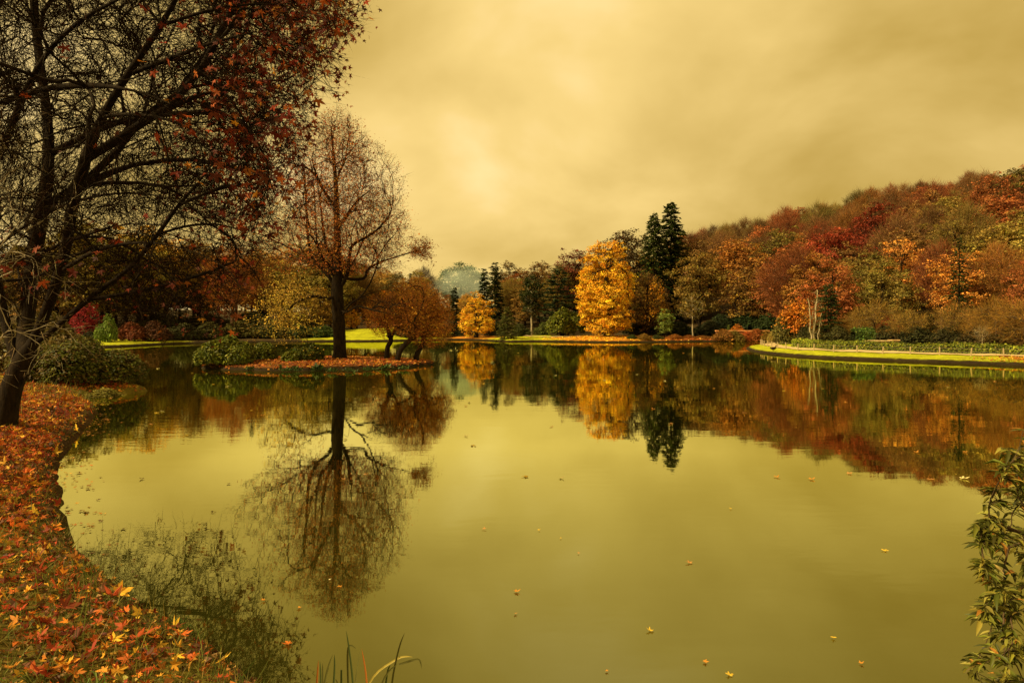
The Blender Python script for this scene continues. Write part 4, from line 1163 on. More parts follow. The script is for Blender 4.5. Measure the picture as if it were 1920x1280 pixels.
# ================================================================== the island's trees and bushes
ITX, ITY = at(637, 46), 46.0
def island_tree():
    g = np.random.default_rng(401)
    base = np.array((ITX, ITY, 0.30))
    def L(pts): return np.array([P(x, y, ITY + d) for x, y, d in pts]) - base
    main = L([(636, 683, 0), (637, 660, 0), (636, 620, 0), (634, 580, 0), (632, 545, 0), (633, 510, 0), (633, 470, 0), (632, 430, 0), (631, 390, .1), (630, 350, .1), (627, 310, .2), (624, 275, .2), (621, 240, .2)])
    paths = [(main, -1)]
    def limb(att, pts): paths.append((np.vstack([main[att], L(pts)]), att))
    limb(4, [(618, 520, .2), (600, 500, .4), (586, 482, .6), (578, 450, .7), (575, 400, .7), (572, 350, .8), (568, 300, .9)])
    limb(4, [(622, 505, -.3), (605, 485, -.8), (595, 460, -1.0), (592, 420, -1.1), (590, 370, -1.1), (586, 320, -1.2)])
    limb(5, [(622, 490, .3), (612, 465, .6), (606, 430, .8), (601, 385, .9), (594, 335, 1.0)])
    limb(4, [(645, 528, -.2), (653, 505, -.5), (658, 465, -.6), (676, 450, -.9), (706, 432, -1.2), (728, 405, -1.4)])
    limb(5, [(650, 522, .4), (682, 522, .9), (690, 505, 1.3), (712, 492, 1.6), (748, 480, 1.8), (782, 470, 2.0)])
    limb(4, [(640, 552, .5), (652, 545, .9), (655, 560, 1.2)])
    limb(3, [(642, 590, -.3), (655, 572, -.8), (672, 560, -1.0), (700, 548, -1.2), (735, 543, -1.3), (752, 548, -1.4)])
    limb(3, [(650, 585, -.6), (670, 574, -1.2), (695, 580, -1.6), (730, 588, -1.9), (752, 590, -2.0)])
    limb(4, [(618, 560, -.5), (590, 555, -1.0), (560, 565, -1.5), (530, 590, -1.8)])
    limb(7, [(650, 405, .9), (672, 375, 1.4), (700, 352, 1.9)])
    limb(8, [(612, 365, -1.2), (596, 335, -2), (585, 300, -2.6)])
    H = 16.8
    prof = [(.36, 4.4), (.44, 5.2), (.55, 5.1), (.65, 4.7), (.75, 4.0), (.85, 3.1), (.93, 2.0), (1.0, .6)]
    T, u = prof_targets(4600, H, prof, g, .6, .24)
    T[:, 0] += -.35 + 0.02 * T[:, 2] * 0
    c = P(788, 470, 48) - base
    T2 = c + g.normal(0, (.45, .8, .38), (70, 3))
    c3 = P(730, 570, 44.5) - base
    T3 = c3 + g.normal(0, (.7, .9, .30), (150, 3))
    c4 = P(540, 575, 44.5) - base
    T4 = c4 + g.normal(0, 1, (330, 3)) * np.array((.95, .9, .95))
    Tall = np.vstack([T, T2, T3, T4])
    fm_ = np.zeros(len(Tall), bool); fm_[:len(T)] = u > .8
    sk = grow(paths, Tall, g, 4, 1.7, .03, .0, .05, .0105, 1.9, .05, .035, fm=fm_)
    rad = sk[1]; rad *= min(1.0, .42 / rad[0])
    tm = skel_mesh('trunk', (sk[0], np.maximum(rad, .0110), *sk[2:]), M_BARK, .55, None, 12)
    a = Acc(); o = outward(Tall, H)
    d = sk[2][sk[6]]
    a.add(*twigs(g, Tall[:4820], unit(d[:4820] + .4 * o[:4820]), 4, .42, .016, [(.03, .016, .008), (.045, .024, .011)], .35, .25))
    # remaining leaves: orange at the outer right and top, yellow on the low left boughs
    wgt = np.clip(.72 + .12 * (T[:, 0] + 2) + .4 * (u - .5), .3, 1) * (T[:, 2] > 5.5)
    k = g.uniform(0, 1, len(T)) < wgt
    a.add(*sprays(g, T[k], o[:len(T)][k], 9, .26, .085, [(.40, .12, .020), (.32, .08, .018), (.46, .19, .028)], .8))
    a.add(*sprays(g, T2, o[len(T):len(T) + 70], 26, .20, .085, [(.42, .16, .02), (.36, .12, .02)], .8))
    a.add(*sprays(g, T4, o[-330:], 13, .22, .085, [(.50, .33, .04), (.42, .25, .03), (.56, .40, .06), (.2, .12, .02)], .9))
    e = bpy.data.objects.new('island_tree', None); COL.objects.link(e); e.location = base
    obj('trunk', tm, e); obj('crown', a.mesh('crown', M_LEAF), e)
    tag(e, 'tall nearly bare tree with a thick trunk in the middle of the island', 'tree')
island_tree()
def island_willow(seed, lines_px, D, cen, rad, n, lb, cols):
    g = np.random.default_rng(seed)
    base = Pz(lines_px[0][0], 600 + (CAMZ - .36) * F / D, .36)
    pts = np.array([P(x, y, D + d) for x, y, d in lines_px]) - base
    pts = np.vstack([pts[0] - np.array((0, 0, .3)), pts])
    c = P(cen[0], cen[1], D) - base
    T = unit(g.normal(size=(n, 3))) * (g.uniform(0.02, 1, (n, 1)) ** .42) * np.array(rad) + c
    T = T[T[:, 2] > .25]
    sk = grow([(pts, -1)], T, g, 4, .7, .05, .04, .03, .007, 2.2, .06, .05)
    rd = sk[1] * min(1.0, .17 / sk[1][0])
    tm = skel_mesh('trunk', (sk[0], np.maximum(rd, .005), *sk[2:]), M_BARK, .25, None, 9)
    a = Acc(); o = unit(T - c * np.array((1, 1, .6)))
    a.add(*twigs(g, T, unit(o + .4 * sk[2][sk[6]]), 5, .42, .012, [(.34, .13, .024), (.25, .09, .02), (.40, .18, .035)], .45, .1))
    a.add(*sprays(g, T, o, 10, .16, .070, cols, .9))
    e = bpy.data.objects.new('leaning_tree', None); COL.objects.link(e); e.location = base
    obj('trunk', tm, e); obj('crown', a.mesh('crown', M_LEAF), e)
    tag(e, lb, 'tree', 'orange leaning trees on the island')
WC = [(.44, .16, .020), (.36, .11, .018), (.52, .23, .024), (.28, .075, .016), (.56, .30, .035)]
island_willow(411, [(725, 668, 0), (727, 650, 0), (733, 638, 0), (728, 620, .1), (722, 600, .2)], 46.5, (730, 592), (1.7, 1.9, 1.5), 640, 'orange twiggy tree with a dark upright trunk, nearest the island\'s tall tree', WC)
island_willow(412, [(746, 670, 0), (752, 655, 0), (764, 641, 0), (777, 630, 0), (779, 610, .1), (782, 590, .2)], 45.5, (775, 575), (1.95, 2.0, 1.95), 950, 'orange twiggy tree with a long trunk leaning right, middle of three', WC)
island_willow(413, [(781, 668, 0), (786, 655, 0), (793, 645, 0), (795, 628, 0), (803, 610, .1)], 46, (805, 602), (1.65, 1.8, 1.85), 850, 'orange twiggy tree on the island\'s right tip', WC)

def isl_bush(px_, py_, D, Rx, Ry, H, n, seed, lb, cols=RHODO, size=.165):
    x = at(px_, D)
    b = bush(seed, Rx, Ry, H, n, 5, size, cols, spread=.07, lumps=9, low=.05)
    place(b, 'rhododendron', x, D, 0, 1.0, label=lb, cat='shrub', z=float(isl_z(x, D)) - .03)
isl_bush(428, 690, 42.6, 1.65, 1.5, 1.70, 10000, 421, 'wide glossy green rhododendron covering the left end of the island')
isl_bush(490, 672, 45.0, .85, .8, 1.12, 3000, 422, 'small green shrub at the right shoulder of the wide rhododendron')
isl_bush(584, 672, 44.6, 1.15, 1.0, 1.08, 4200, 423, 'domed dark green shrub left of the island trunk', [(.045, .055, .005), (.065, .075, .006), (.10, .10, .008)])
isl_bush(550, 674, 43.6, .55, .5, .64, 1600, 424, 'smallest green dome on the island beside the larger dome', [(.08, .09, .006), (.12, .12, .01)])
def fern(px_, py_, seed, lb, s=.3):
    g = np.random.default_rng(seed); q = Pz(px_, py_, .08)
    n = 60; al = unit(g.normal(size=(n, 3)) + np.array((0, 0, .9))); al[:, 2] = np.abs(al[:, 2])
    fr = frames(unit(np.cross(al, g.normal(size=(n, 3)))), g, al)
    V, Fx = scatter(LANCE, LANCE_F, g.normal(0, .10, (n, 3)) * np.array((1.6, .6, .3)), fr, s * np.exp(g.normal(0, .3, n)))
    o_ = obj('waterside_plant', mesh('waterside_plant', V, [Fx], M_GLOSS, np.repeat(palette(g, n, [(.03, .05, .012), (.05, .07, .016)], .3), len(LANCE), 0)), loc=q)
    tag(o_, lb, 'plant')
fern(595, 693, 1, 'dark tuft of leaves at the island\'s front edge below the trunk')
fern(722, 690, 2, 'dark tuft of leaves at the front edge below the leaning trees', .26)
fern(515, 692, 3, 'low dark plant at the island edge right of the wide rhododendron', .22)
fern(556, 694, 4, 'low dark plant at the island edge below the small dome', .22)
for j_, (px_, w_) in enumerate([(470, 'far left'), (538, 'second from the left'), (622, 'just right of the trunk foot'), (655, 'right of the trunk'), (690, 'left of the leaning trunks'), (757, 'toward the right tip')]):
    fern(px_, 696.5 - abs(px_ - 600) * .035, 20 + j_, f'tiny dark weed on the island front edge, {w_}', .17)
# fallen leaves on the island
g = np.random.default_rng(431)
n = 5200
th_ = g.uniform(0, 6.283, n); rd_ = np.sqrt(g.uniform(0, 1, n)) * .997
k_ = isl_r(th_) * rd_
lx = ISC[0] + ISR[0] * k_ * np.cos(th_); ly = ISC[1] + ISR[1] * k_ * np.sin(th_)
pos = np.stack([lx, ly, isl_z(lx, ly) + g.uniform(.01, .05, n)], 1)
LITTER = [(.40, .125, .018), (.46, .18, .022), (.30, .07, .016), (.50, .25, .035), (.22, .05, .016)]
V, Fx = scatter(RHOMB * np.array((1.2, 1, 1)), RHOMB_F, pos, frames(np.array((0, 0, 1.0)) + g.normal(0, .38, (n, 3)), g), .15 * np.exp(g.normal(0, .25, n)))
tag(obj('island_leaf_litter', mesh('island_leaf_litter', V, [Fx], M_DRY, np.repeat(palette(g, n, LITTER, .3), 4, 0))), 'carpet of fallen orange leaves covering the island', 'leaves', kind='stuff')
# leaf litter under the golden trees and on the right point
def litter(name, cx, cy, rx, ry, n, size, lb, seed, cols=LITTER, rot=0):
    g = np.random.default_rng(seed)
    q = g.normal(0, .5, (n, 2)) * np.array((rx, ry)) + np.array((cx, cy))
    s = sdist(q[:, 0], q[:, 1]); q = q[s > .1]; m = len(q)
    pos = np.concatenate([q, (surf(q[:, 0], q[:, 1]) + .03)[:, None]], 1)
    V, Fx = scatter(RHOMB, RHOMB_F, pos, frames(np.array((0, 0, 1.0)) + g.normal(0, .4, (m, 3)), g), size * np.exp(g.normal(0, .3, m)))
    tag(obj(name, mesh(name, V, [Fx], M_DRY, np.repeat(palette(g, m, cols, .3), 4, 0))), lb, 'leaves', kind='stuff')
litter('golden_leaf_litter', at(1138, 97), 96.5, 9, 5, 3500, .2, 'golden fallen leaves under the big golden tree', 1, GOLD)
litter('shore_leaf_litter', at(1270, 96), 96, 9, 2.5, 3000, .2, 'orange fallen leaves along the far shore right of the golden tree', 2)
litter('point_leaf_litter', 36.5, 45.5, 4.5, 3.0, 3000, .11, 'orange fallen leaves on the grass at the right edge', 3)

# ================================================================== the near bank
# rhododendron bank on the left
nb = bush(501, 2.1, 1.9, 2.15, 13000, 5, .11, [(.055, .062, .006), (.08, .085, .008), (.115, .11, .012), (.11, .065, .014)], spread=.09, lumps=11, low=.22)
place(nb, 'bank_shrub', -17.9, 28.4, 0.3, (1.0, .95, .86), label='broad olive shrub on the near left bank leaning over the water', cat='shrub')
nb2 = bush(502, 1.7, 1.6, 2.4, 9000, 4, .125, [(.11, .08, .014), (.15, .10, .018), (.08, .065, .012)], spread=.12, lumps=8, low=.3)
place(nb2, 'bank_shrub', -20.6, 30.2, 1.2, (1.1, 1.1, 1.2), label='taller brownish shrub behind the near left trunk', cat='shrub')
place(nb2, 'bank_shrub', -24.8, 31.5, 2.2, (1.3, 1.3, 1.3), color=(.9, .9, .8), label='brownish shrub at the far left edge behind the leaning stems', cat='shrub')
place(PR['shrub'], 'bank_shrub', -16.1, 26.9, .2, (.42, .4, .3), color=(.20, .17, .03), label='little grassy olive shrub where the left bank meets the broad shrub', cat='shrub')

# --- the big tree of the left bank
def near_tree():
    g = np.random.default_rng(601)
    bx, by = -12.25, 16.4
    base = np.array((bx, by, gz(bx, by) - .05))
    def L(pts): return np.array([P(x, y, d) for x, y, d in pts]) - base
    main = L([(6, 800, 16.4), (14, 760, 16.4), (24, 720, 16.4), (38, 690, 16.4), (50, 665, 16.4), (60, 645, 16.3), (72, 620, 16.2), (92, 570, 15.8), (112, 510, 15.2), (126, 450, 14.6), (138, 380, 14.1), (160, 300, 13.6), (192, 220, 13.1), (240, 140, 12.6), (300, 50, 12.1), (350, -40, 11.7)])
    paths = [(main, -1)]
    cnt = [len(main)]
    def limb(att, pts, att_p=None):
        p = L(pts)
        paths.append((np.vstack([main[att] if att_p is None else att_p, p]), att))
        s = cnt[0]; cnt[0] += len(p)
        return s, p
    s1, p1 = limb(5, [(85, 630, 16.1), (120, 600, 15.8), (165, 562, 15.5), (210, 528, 15.3), (250, 495, 15.0), (295, 440, 14.6), (335, 385, 14.3), (390, 320, 14.0), (440, 240, 13.6)])
    paths.append((np.vstack([p1[2], L([(205, 556, 15.7), (260, 546, 16.0), (325, 530, 16.3), (385, 512, 16.6), (440, 490, 16.9)])]), s1 + 2)); cnt[0] += 5
    paths.append((np.vstack([p1[5], L([(345, 425, 14.9), (400, 420, 15.3), (450, 430, 15.8)])]), s1 + 5)); cnt[0] += 3
    s3, p3 = limb(4, [(46, 630, 16.8), (55, 560, 17.2), (64, 480, 17.5), (80, 390, 17.8), (92, 290, 18.0), (85, 190, 18.2), (70, 80, 18.4), (60, -40, 18.5)])
    s4, p4 = limb(3, [(20, 640, 16.6), (0, 560, 16.8), (-15, 470, 16.8), (-40, 360, 16.5), (-70, 240, 16.2), (-90, 100, 16)])
    paths.append((np.vstack([p4[3], L([(0, 290, 14.0), (40, 190, 12.6), (85, 105, 11.6), (150, 40, 10.8), (240, -10, 10.0), (330, -50, 9.4)])]), s4 + 3)); cnt[0] += 6
    paths.append((np.vstack([main[10], L([(175, 345, 13.4), (225, 340, 12.9), (280, 345, 12.5), (330, 362, 12.2)])]), 10)); cnt[0] += 4
    paths.append((np.vstack([main[12], L([(235, 215, 12.4), (295, 220, 11.9), (350, 238, 11.5), (400, 262, 11.2)])]), 12)); cnt[0] += 4
    paths.append((np.vstack([p3[4], L([(140, 265, 18.0), (220, 230, 17.8), (310, 215, 17.4), (400, 210, 17)])]), s3 + 4)); cnt[0] += 4
    paths.append((np.vstack([main[13], L([(320, 110, 12.2), (400, 80, 11.8), (480, 60, 11.5)])]), 13)); cnt[0] += 3
    def more(p, ip, pts):
        paths.append((np.vstack([p, L(pts)]), ip)); cnt[0] += len(pts)
    more(p3[2], s3 + 2, [(150, 445, 17.0), (240, 420, 16.6), (330, 428, 16.3), (400, 452, 16.2)])
    more(p4[2], s4 + 2, [(60, 415, 15.6), (150, 375, 14.6), (250, 362, 13.8), (340, 380, 13.2), (410, 418, 12.8)])
    more(main[11], 11, [(230, 255, 13.8), (320, 200, 14.0), (410, 170, 14.2), (500, 160, 14.4), (560, 185, 14.5)])
    more(p1[6], s1 + 6, [(400, 358, 14.8), (470, 346, 15.2), (525, 365, 15.5)])
    more(main[14], 14, [(400, 18, 11.8), (520, 8, 11.6), (620, 40, 11.5)])
    more(main[8], 8, [(180, 470, 14.0), (260, 455, 13.2), (340, 465, 12.6), (420, 500, 12.2), (455, 545, 12.0)])
    more(p3[3], s3 + 3, [(150, 350, 18.4), (250, 310, 18.8), (360, 300, 19.0), (460, 320, 19)])
    more(p4[4], s4 + 4, [(-10, 200, 13.5), (70, 170, 11.8), (160, 160, 10.8), (250, 170, 10.2), (320, 195, 9.8)])
    # crown volume
    C = np.array((-11.6, 14.6, 10.3)); RA = np.array((8.0, 8.0, 8.5)); ex = 2.7
    N = 60000
    d = g.uniform(-1, 1, (N, 3))
    f = (np.abs(d) ** ex).sum(1) ** (1 / ex)
    d = d[f < 1]; f = f[f < 1]
    W = C + d * RA
    lean = np.clip((W[:, 2] - 3) / 9, 0, 1)
    pxx = 960 + F * W[:, 0] / W[:, 1]; pyy = 600 - F * (W[:, 2] - CAMZ) / W[:, 1]
    lim = np.interp(pyy, [-300, 0, 60, 130, 200, 330, 420, 520, 600, 650], [720, 695, 675, 640, 600, 560, 540, 500, 470, 350]) + 34 * np.sin(pyy * .045 + W[:, 1] * 1.7) + g.normal(0, 24, len(W)) - 28
    lowl = np.interp(pxx, [0, 150, 280, 350, 480], [560, 560, 620, 640, 620])
    keep = (pxx < lim) & (pyy < lowl)
    inside = (pxx > -120) & (pyy > -140)
    keep &= inside | (g.uniform(size=len(W)) < .12)
    W = W[keep]; f = f[keep]; pxx = pxx[keep]; pyy = pyy[keep]; inside = inside[keep]
    wgt = (.25 + f ** 1.5) * np.where(pxx > 350, 1.35, 1.0) * np.where(pyy > 410, .5, 1.0)
    ns = min(8200, len(W))
    ix = g.choice(len(W), ns, replace=False, p=wgt / wgt.sum())
    T = W[ix] - base; f = f[ix]; pxx = pxx[ix]; pyy = pyy[ix]
    sk = grow(paths, T, g, 6, 1.5, .02, .07, .06, .0062, 2.3, .045, .05, fm=(f > .72))
    rd = sk[1]; rd = rd * (.235 / rd[0])
    rd = np.maximum(rd, .0078)
    tm = skel_mesh('trunk', (sk[0], rd, *sk[2:]), M_BARK, .35, None, 10)
    a = Acc()
    dirs = sk[2][sk[6]]
    tn_ = sk[5][:, 2:].ravel(); tn_ = tn_[g.permutation(len(tn_))[:21000]]
    tw = twigs(g, sk[0][tn_], sk[2][tn_], 4, .44, .013, [(.010, .006, .003), (.018, .010, .005)], .42, -.10)
    a.add(*tw)
    e = bpy.data.objects.new('bank_tree', None); COL.objects.link(e); e.location = base
    obj('trunk', tm, e)
    a_tw = a.mesh('twigs', M_TWIG)
    # leaves hang near the ends of the outer boughs
    pl = np.clip((pxx - 230) / 300, .04, 1) ** 1.3 * np.clip((f - .5) / .4, .10, 1)
    pl = np.where((pyy > 430) & (pxx < 470), np.maximum(pl, .14) * .7, pl)
    fld = np.sin(T[:, 0] * 1.7 + 1) + np.sin(T[:, 1] * 1.5) + np.sin(T[:, 2] * 1.9 + 2) + g.normal(0, .5, ns)
    pl = pl * np.where(fld > .2, 1.5, .35)
    num = g.poisson(pl * 4.0)
    li = np.repeat(np.arange(ns), num); M = len(li)
    pos = T[li] + g.normal(0, .20, (M, 3)) + np.array((0, 0, -.08))
    nr = unit(g.normal(0, .8, (M, 3)) + np.array((0, -.35, .45)))
    al = unit(g.normal(0, .5, (M, 3)) + np.array((0, 0, -.75)))
    s = .195 * np.exp(g.normal(0, .22, M))
    fr = frames(nr, g, al)
    cols = palette(g, M, [(.18, .026, .009), (.12, .019, .008), (.26, .042, .011), (.08, .02, .008), (.32, .085, .014), (.15, .034, .010)], .35)
    br = g.uniform(size=M) < .03
    cols[br] = palette(g, br.sum(), [(.6, .26, .02), (.5, .2, .02)], .15)
    # the 300 largest in view are single leaves
    wp = pos + base
    qx = 960 + F * wp[:, 0] / wp[:, 1]; qy = 600 - F * (wp[:, 2] - CAMZ) / wp[:, 1]
    big = s / wp[:, 1] * ((qx > 0) & (qx < 1900) & (qy > 0) & (qy < 900))
    order = np.argsort(-big)[:300]
    rest = np.ones(M, bool); rest[order] = False
    mv, mf = maple_lo(.18, .12)
    V, Fx = scatter(mv, mf, pos[rest], fr[rest], s[rest])
    a2 = Acc(); a2.add(V, Fx, np.repeat(cols[rest], len(mv), 0))
    crown = obj('crown', a2.mesh('crown', M_DRY), e); crown['kind'] = 'stuff'
    o_ = obj('twigs', a_tw, e); o_['kind'] = 'stuff'
    from mathutils import Matrix
    vm = []
    for j in range(5):
        gg = np.random.default_rng(900 + j); v_, f_ = maple(.12 + .08 * j / 4, .05 + .05 * j, gg, True)
        vm.append(mesh('leaf', v_, [f_], M_DRY, (1, 1, 1)))
    for q in order:
        lf = bpy.data.objects.new('leaf', vm[q % 5]); COL.objects.link(lf); lf.parent = crown
        m4 = np.eye(4); m4[:3, :3] = fr[q] * s[q]; m4[:3, 3] = pos[q]
        lf.matrix_local = Matrix(m4.tolist()); lf.color = (*cols[q], 1)
    tag(e, 'large dark many stemmed tree with red brown leaves on the near left bank', 'tree')
    print('near tree', M, ns)
near_tree()

# --- pale bare twigs at the left edge
def edge_shrub():
    g = np.random.default_rng(611)
    b = np.array((-9.6, 10.6, 0)); b[2] = gz(b[0], b[1]) - .05
    paths = []
    stems = []
    for i in range(7):
        tip = np.array((g.uniform(-.6, 2.0), g.uniform(-1.2, 1.6), g.uniform(3.2, 5.6)))
        s = np.linspace(0, 1, 7)[:, None]
        stems.append(tip * np.array((1, 1, 0)) * s ** 1.8 + np.array((0, 0, 1.0)) * tip[2] * s + g.normal(0, .03, (7, 3)) * s + np.array((g.normal(0, .15), g.normal(0, .15), -.1)) * (1 - s))
    T = np.concatenate([np.stack([g.uniform(-.8, 2.3, 420), g.uniform(-1.6, 1.9, 420), g.uniform(1.6, 5.8, 420)], 1)])
    n0 = 0; paths = [(stems[0], -1)]
    for st in stems[1:]: paths.append((np.vstack([stems[0][0], st]), 0))
    sk = grow(paths, T, g, 5, .6, .05, .22, .12, .0045, 2.2, .05, .04)
    rd = np.maximum(sk[1] * (.05 / sk[1][0]), .0028)
    tm = skel_mesh('stem', (sk[0], rd, *sk[2:]), M_BARKPALE, 0, None, 6)
    e = bpy.data.objects.new('bare_shrub', None); COL.objects.link(e); e.location = b
    obj('stem', tm, e)
    a = Acc(); a.add(*twigs(g, T, unit(sk[2][sk[6]]), 3, .22, .007, [(.30, .22, .11), (.22, .16, .08)], .5, .25))
    obj('twigs', a.mesh('twigs', M_LEAF), e)['kind'] = 'stuff'
    tag(e, 'shrub of pale arching bare twigs at the left picture edge', 'shrub')
edge_shrub()

# --- fallen leaves on the bank
g = np.random.default_rng(701)
N = 200000
qx_ = g.uniform(-24, 0.5, N); qy_ = 3.6 + 25 * g.uniform(0, 1, N) ** 1.25
sd_ = sdist(qx_, qy_)
pxl = 960 + F * qx_ / qy_
dens = np.interp(qy_, [4, 7, 9, 11, 20, 24, 27], [.30, .42, .62, 1, 1, .8, .65])
edge = np.clip(sd_ / .5, .25, 1)
clump = .55 + .65 * (np.sin(qx_ * 1.9 + 1) * np.sin(qy_ * 1.5) + np.sin(qx_ * .8 - qy_ * 1.1) > -.35)
k = (sd_ > .03) & (pxl > -220) & (g.uniform(size=N) < dens * edge * clump)
lx, ly = qx_[k], qy_[k]
n = len(lx)
lz = surf(lx, ly) + g.uniform(.012, .05, n)
pos = np.stack([lx, ly, lz], 1)
eps = .15
sl_x = (surf(lx + eps, ly) - surf(lx - eps, ly)) / (2 * eps); sl_y = (surf(lx, ly + eps) - surf(lx, ly - eps)) / (2 * eps)
nrm = np.stack([-sl_x, -sl_y, np.ones(n)], 1) + g.normal(0, .5, (n, 3))
fr = frames(nrm, g)
s = .102 * np.exp(g.normal(0, .38, n)) * np.interp(ly, [4, 12, 26], [.78, 1.05, 1.3])
cols = palette(g, n, [(.42, .10, .014), (.48, .17, .018), (.34, .055, .013), (.25, .035, .012), (.54, .27, .028), (.15, .03, .012), (.38, .09, .014), (.09, .035, .013)], .3)
yel = g.uniform(size=n) < .06
cols[yel] = palette(g, yel.sum(), [(.66, .38, .035), (.62, .30, .025)], .12); s[yel] *= 1.15
ppx = 960 + F * lx / ly; ppy = 600 - F * (lz - CAMZ) / ly
seen = (ppx > 4) & (ppx < 1900) & (ppy < 1275) & (ppy > 600)
order = np.argsort(-(s / ly * seen))[:300]
rest = np.ones(n, bool); rest[order] = False
mv, mf = maple_lo(-.16, .10)
V, Fx = scatter(mv, mf, pos[rest], fr[rest], s[rest])
tag(obj('leaf_litter', mesh('leaf_litter', V, [Fx], M_DRY, np.repeat(cols[rest], len(mv), 0))), 'thick carpet of fallen red and orange leaves on the left bank', 'leaves', kind='stuff')
from mathutils import Matrix
vm = []
for j in range(6):
    gg = np.random.default_rng(800 + j); v_, f_ = maple(-.55 + .20 * j, [.05, .30, .10, .42, .0, .22][j], gg, True)
    vm.append(mesh('leaf', v_, [f_], M_DRY, (1, 1, 1)))
for q in order:
    lf = bpy.data.objects.new('leaf', vm[q % 6]); COL.objects.link(lf); lf.parent = ground
    m4 = np.eye(4); m4[:3, :3] = fr[q] * s[q]; m4[:3, 3] = pos[q] + np.array((0, 0, .02))
    lf.matrix_local = Matrix(m4.tolist()); lf.color = (*cols[q], 1)
print('bank leaves', n)
N = 60000
cx_ = g.uniform(-20, .5, N); cy_ = 3.7 + 22 * g.uniform(0, 1, N) ** 1.9
sd_ = sdist(cx_, cy_); k = (sd_ > .03) & (960 + F * cx_ / cy_ > -100)
cx_, cy_ = cx_[k][:22000], cy_[k][:22000]; m_n = len(cx_)
V, Fx = scatter(RHOMB * np.array((1.1, 1, 2.2)), RHOMB_F, np.stack([cx_, cy_, surf(cx_, cy_) + g.uniform(.004, .03, m_n)], 1), frames(np.array((0, 0, 1.0)) + g.normal(0, .7, (m_n, 3)), g), .045 * np.exp(g.normal(0, .4, m_n)))
tag(obj('leaf_crumbs', mesh('leaf_crumbs', V, [Fx], M_DRY, np.repeat(palette(g, m_n, [(.22, .08, .018), (.12, .05, .016), (.34, .13, .02), (.07, .035, .014), (.26, .16, .04)], .35), 4, 0))), 'broken brown leaf scraps between the grass of the near bank', 'leaves', kind='stuff')
# --- grass of the bank
N = 110000
qx_ = g.uniform(-19, 0.3, N); qy_ = 3.8 + 23 * g.uniform(0, 1, N) ** 2.2
sd_ = sdist(qx_, qy_); pxl = 960 + F * qx_ / qy_
dn = np.interp(qy_, [4, 9, 12, 20, 24], [1, .9, .35, .3, .9])
k = (sd_ > .02) & (pxl > -150) & (g.uniform(size=N) < dn * (.5 + .5 * (np.sin(qx_ * 2.1) * np.sin(qy_ * 2.7 + 1) > -.4)))
lx, ly = qx_[k], qy_[k]; n = len(lx)
pos = np.stack([lx, ly, surf(lx, ly) - .005], 1)
al = unit(g.normal(0, .55, (n, 3)) + np.array((0, 0, .85))); al[:, 2] = np.abs(al[:, 2])
nr = unit(np.cross(al, g.normal(size=(n, 3))))
hgt = .12 * np.exp(g.normal(0, .45, n)) * np.interp(ly, [4, 12, 26], [1, 1.1, 1.5])
S3 = np.stack([np.interp(ly, [4, 12, 26], [.006, .010, .02]) * np.ones(n), hgt, hgt], 1)
V1, F4 = scatter(BLADE, np.array([(0, 1, 2, 3)]), pos, frames(nr, g, al), S3)
F3 = (np.array([(3, 2, 4)])[None] + (np.arange(n) * 5)[:, None, None]).reshape(-1, 3)
gc = palette(g, n, [(.095, .11, .016), (.13, .13, .02), (.20, .165, .03), (.06, .08, .012), (.17, .12, .03)], .3)
tag(obj('grass', mesh('grass', V1, [F4, F3], M_LEAF, np.repeat(gc, 5, 0))), 'short olive grass on the near bank', 'grass', kind='stuff')

# --- a long-bladed grass tuft
def blade_tube(pts, w, col_, ac, g):
    pts = catmull(np.asarray(pts, float), 4, False); n_ = len(pts)
    t = unit(np.gradient(pts, axis=0)); sd = unit(np.cross(t, np.array((0, 1.0, 0)) + g.normal(0, .25, 3)))
    nn = np.cross(sd, t)
    ww = w * np.interp(np.linspace(0, 1, n_), [0, .3, .75, 1], [.8, 1, .7, .03])[:, None]
    V = np.concatenate([pts - sd * ww, pts + nn * ww * .35, pts + sd * ww]); ix = np.arange(3 * n_).reshape(3, n_)
    Fq = np.stack([ix[:-1, :-1], ix[:-1, 1:], ix[1:, 1:], ix[1:, :-1]], -1).reshape(-1, 4)
    ac.add(V, Fq, col_)
def tuft(px_, py_, zc, n, h, seed, lb, cols, name='grass_tuft'):
    g = np.random.default_rng(seed); q = Pz(px_, py_, zc); q[2] = gz(q[0], q[1])
    e = bpy.data.objects.new(name, None); COL.objects.link(e); e.location = q
    for i in range(n):
        th = g.uniform(0, 6.28); L_ = h * g.uniform(.55, 1.2); k = g.uniform(.25, .9)
        d = np.array((math.cos(th), math.sin(th), 0)); b0 = np.append(g.normal(0, .04, 2), -.02)
        pts = [b0, b0 + d * L_ * k * .25 + np.array((0, 0, L_ * .5)), b0 + d * L_ * k * .6 + np.array((0, 0, L_ * .75)), b0 + d * L_ * k + np.array((0, 0, L_ * (.8 - .35 * k)))]
        a = Acc(); blade_tube(pts, .0045, palette(g, 1, cols, .2)[0], a, g)
        obj('blade', a.mesh('blade', M_LEAF, True), e)
    tag(e, lb, 'grass')
tuft(178, 1262, .62, 46, .26, 1, 'tuft of long bright green grass near the bottom of the bank', [(.10, .15, .018), (.14, .18, .025), (.08, .12, .015)])
tuft(338, 1160, .22, 26, .14, 2, 'small green plant tuft at the water edge of the near bank', [(.05, .09, .014), (.08, .12, .02)])
tuft(60, 1215, .75, 22, .16, 3, 'short dull grass tuft at the lower left of the bank', [(.09, .11, .018), (.14, .13, .025)])

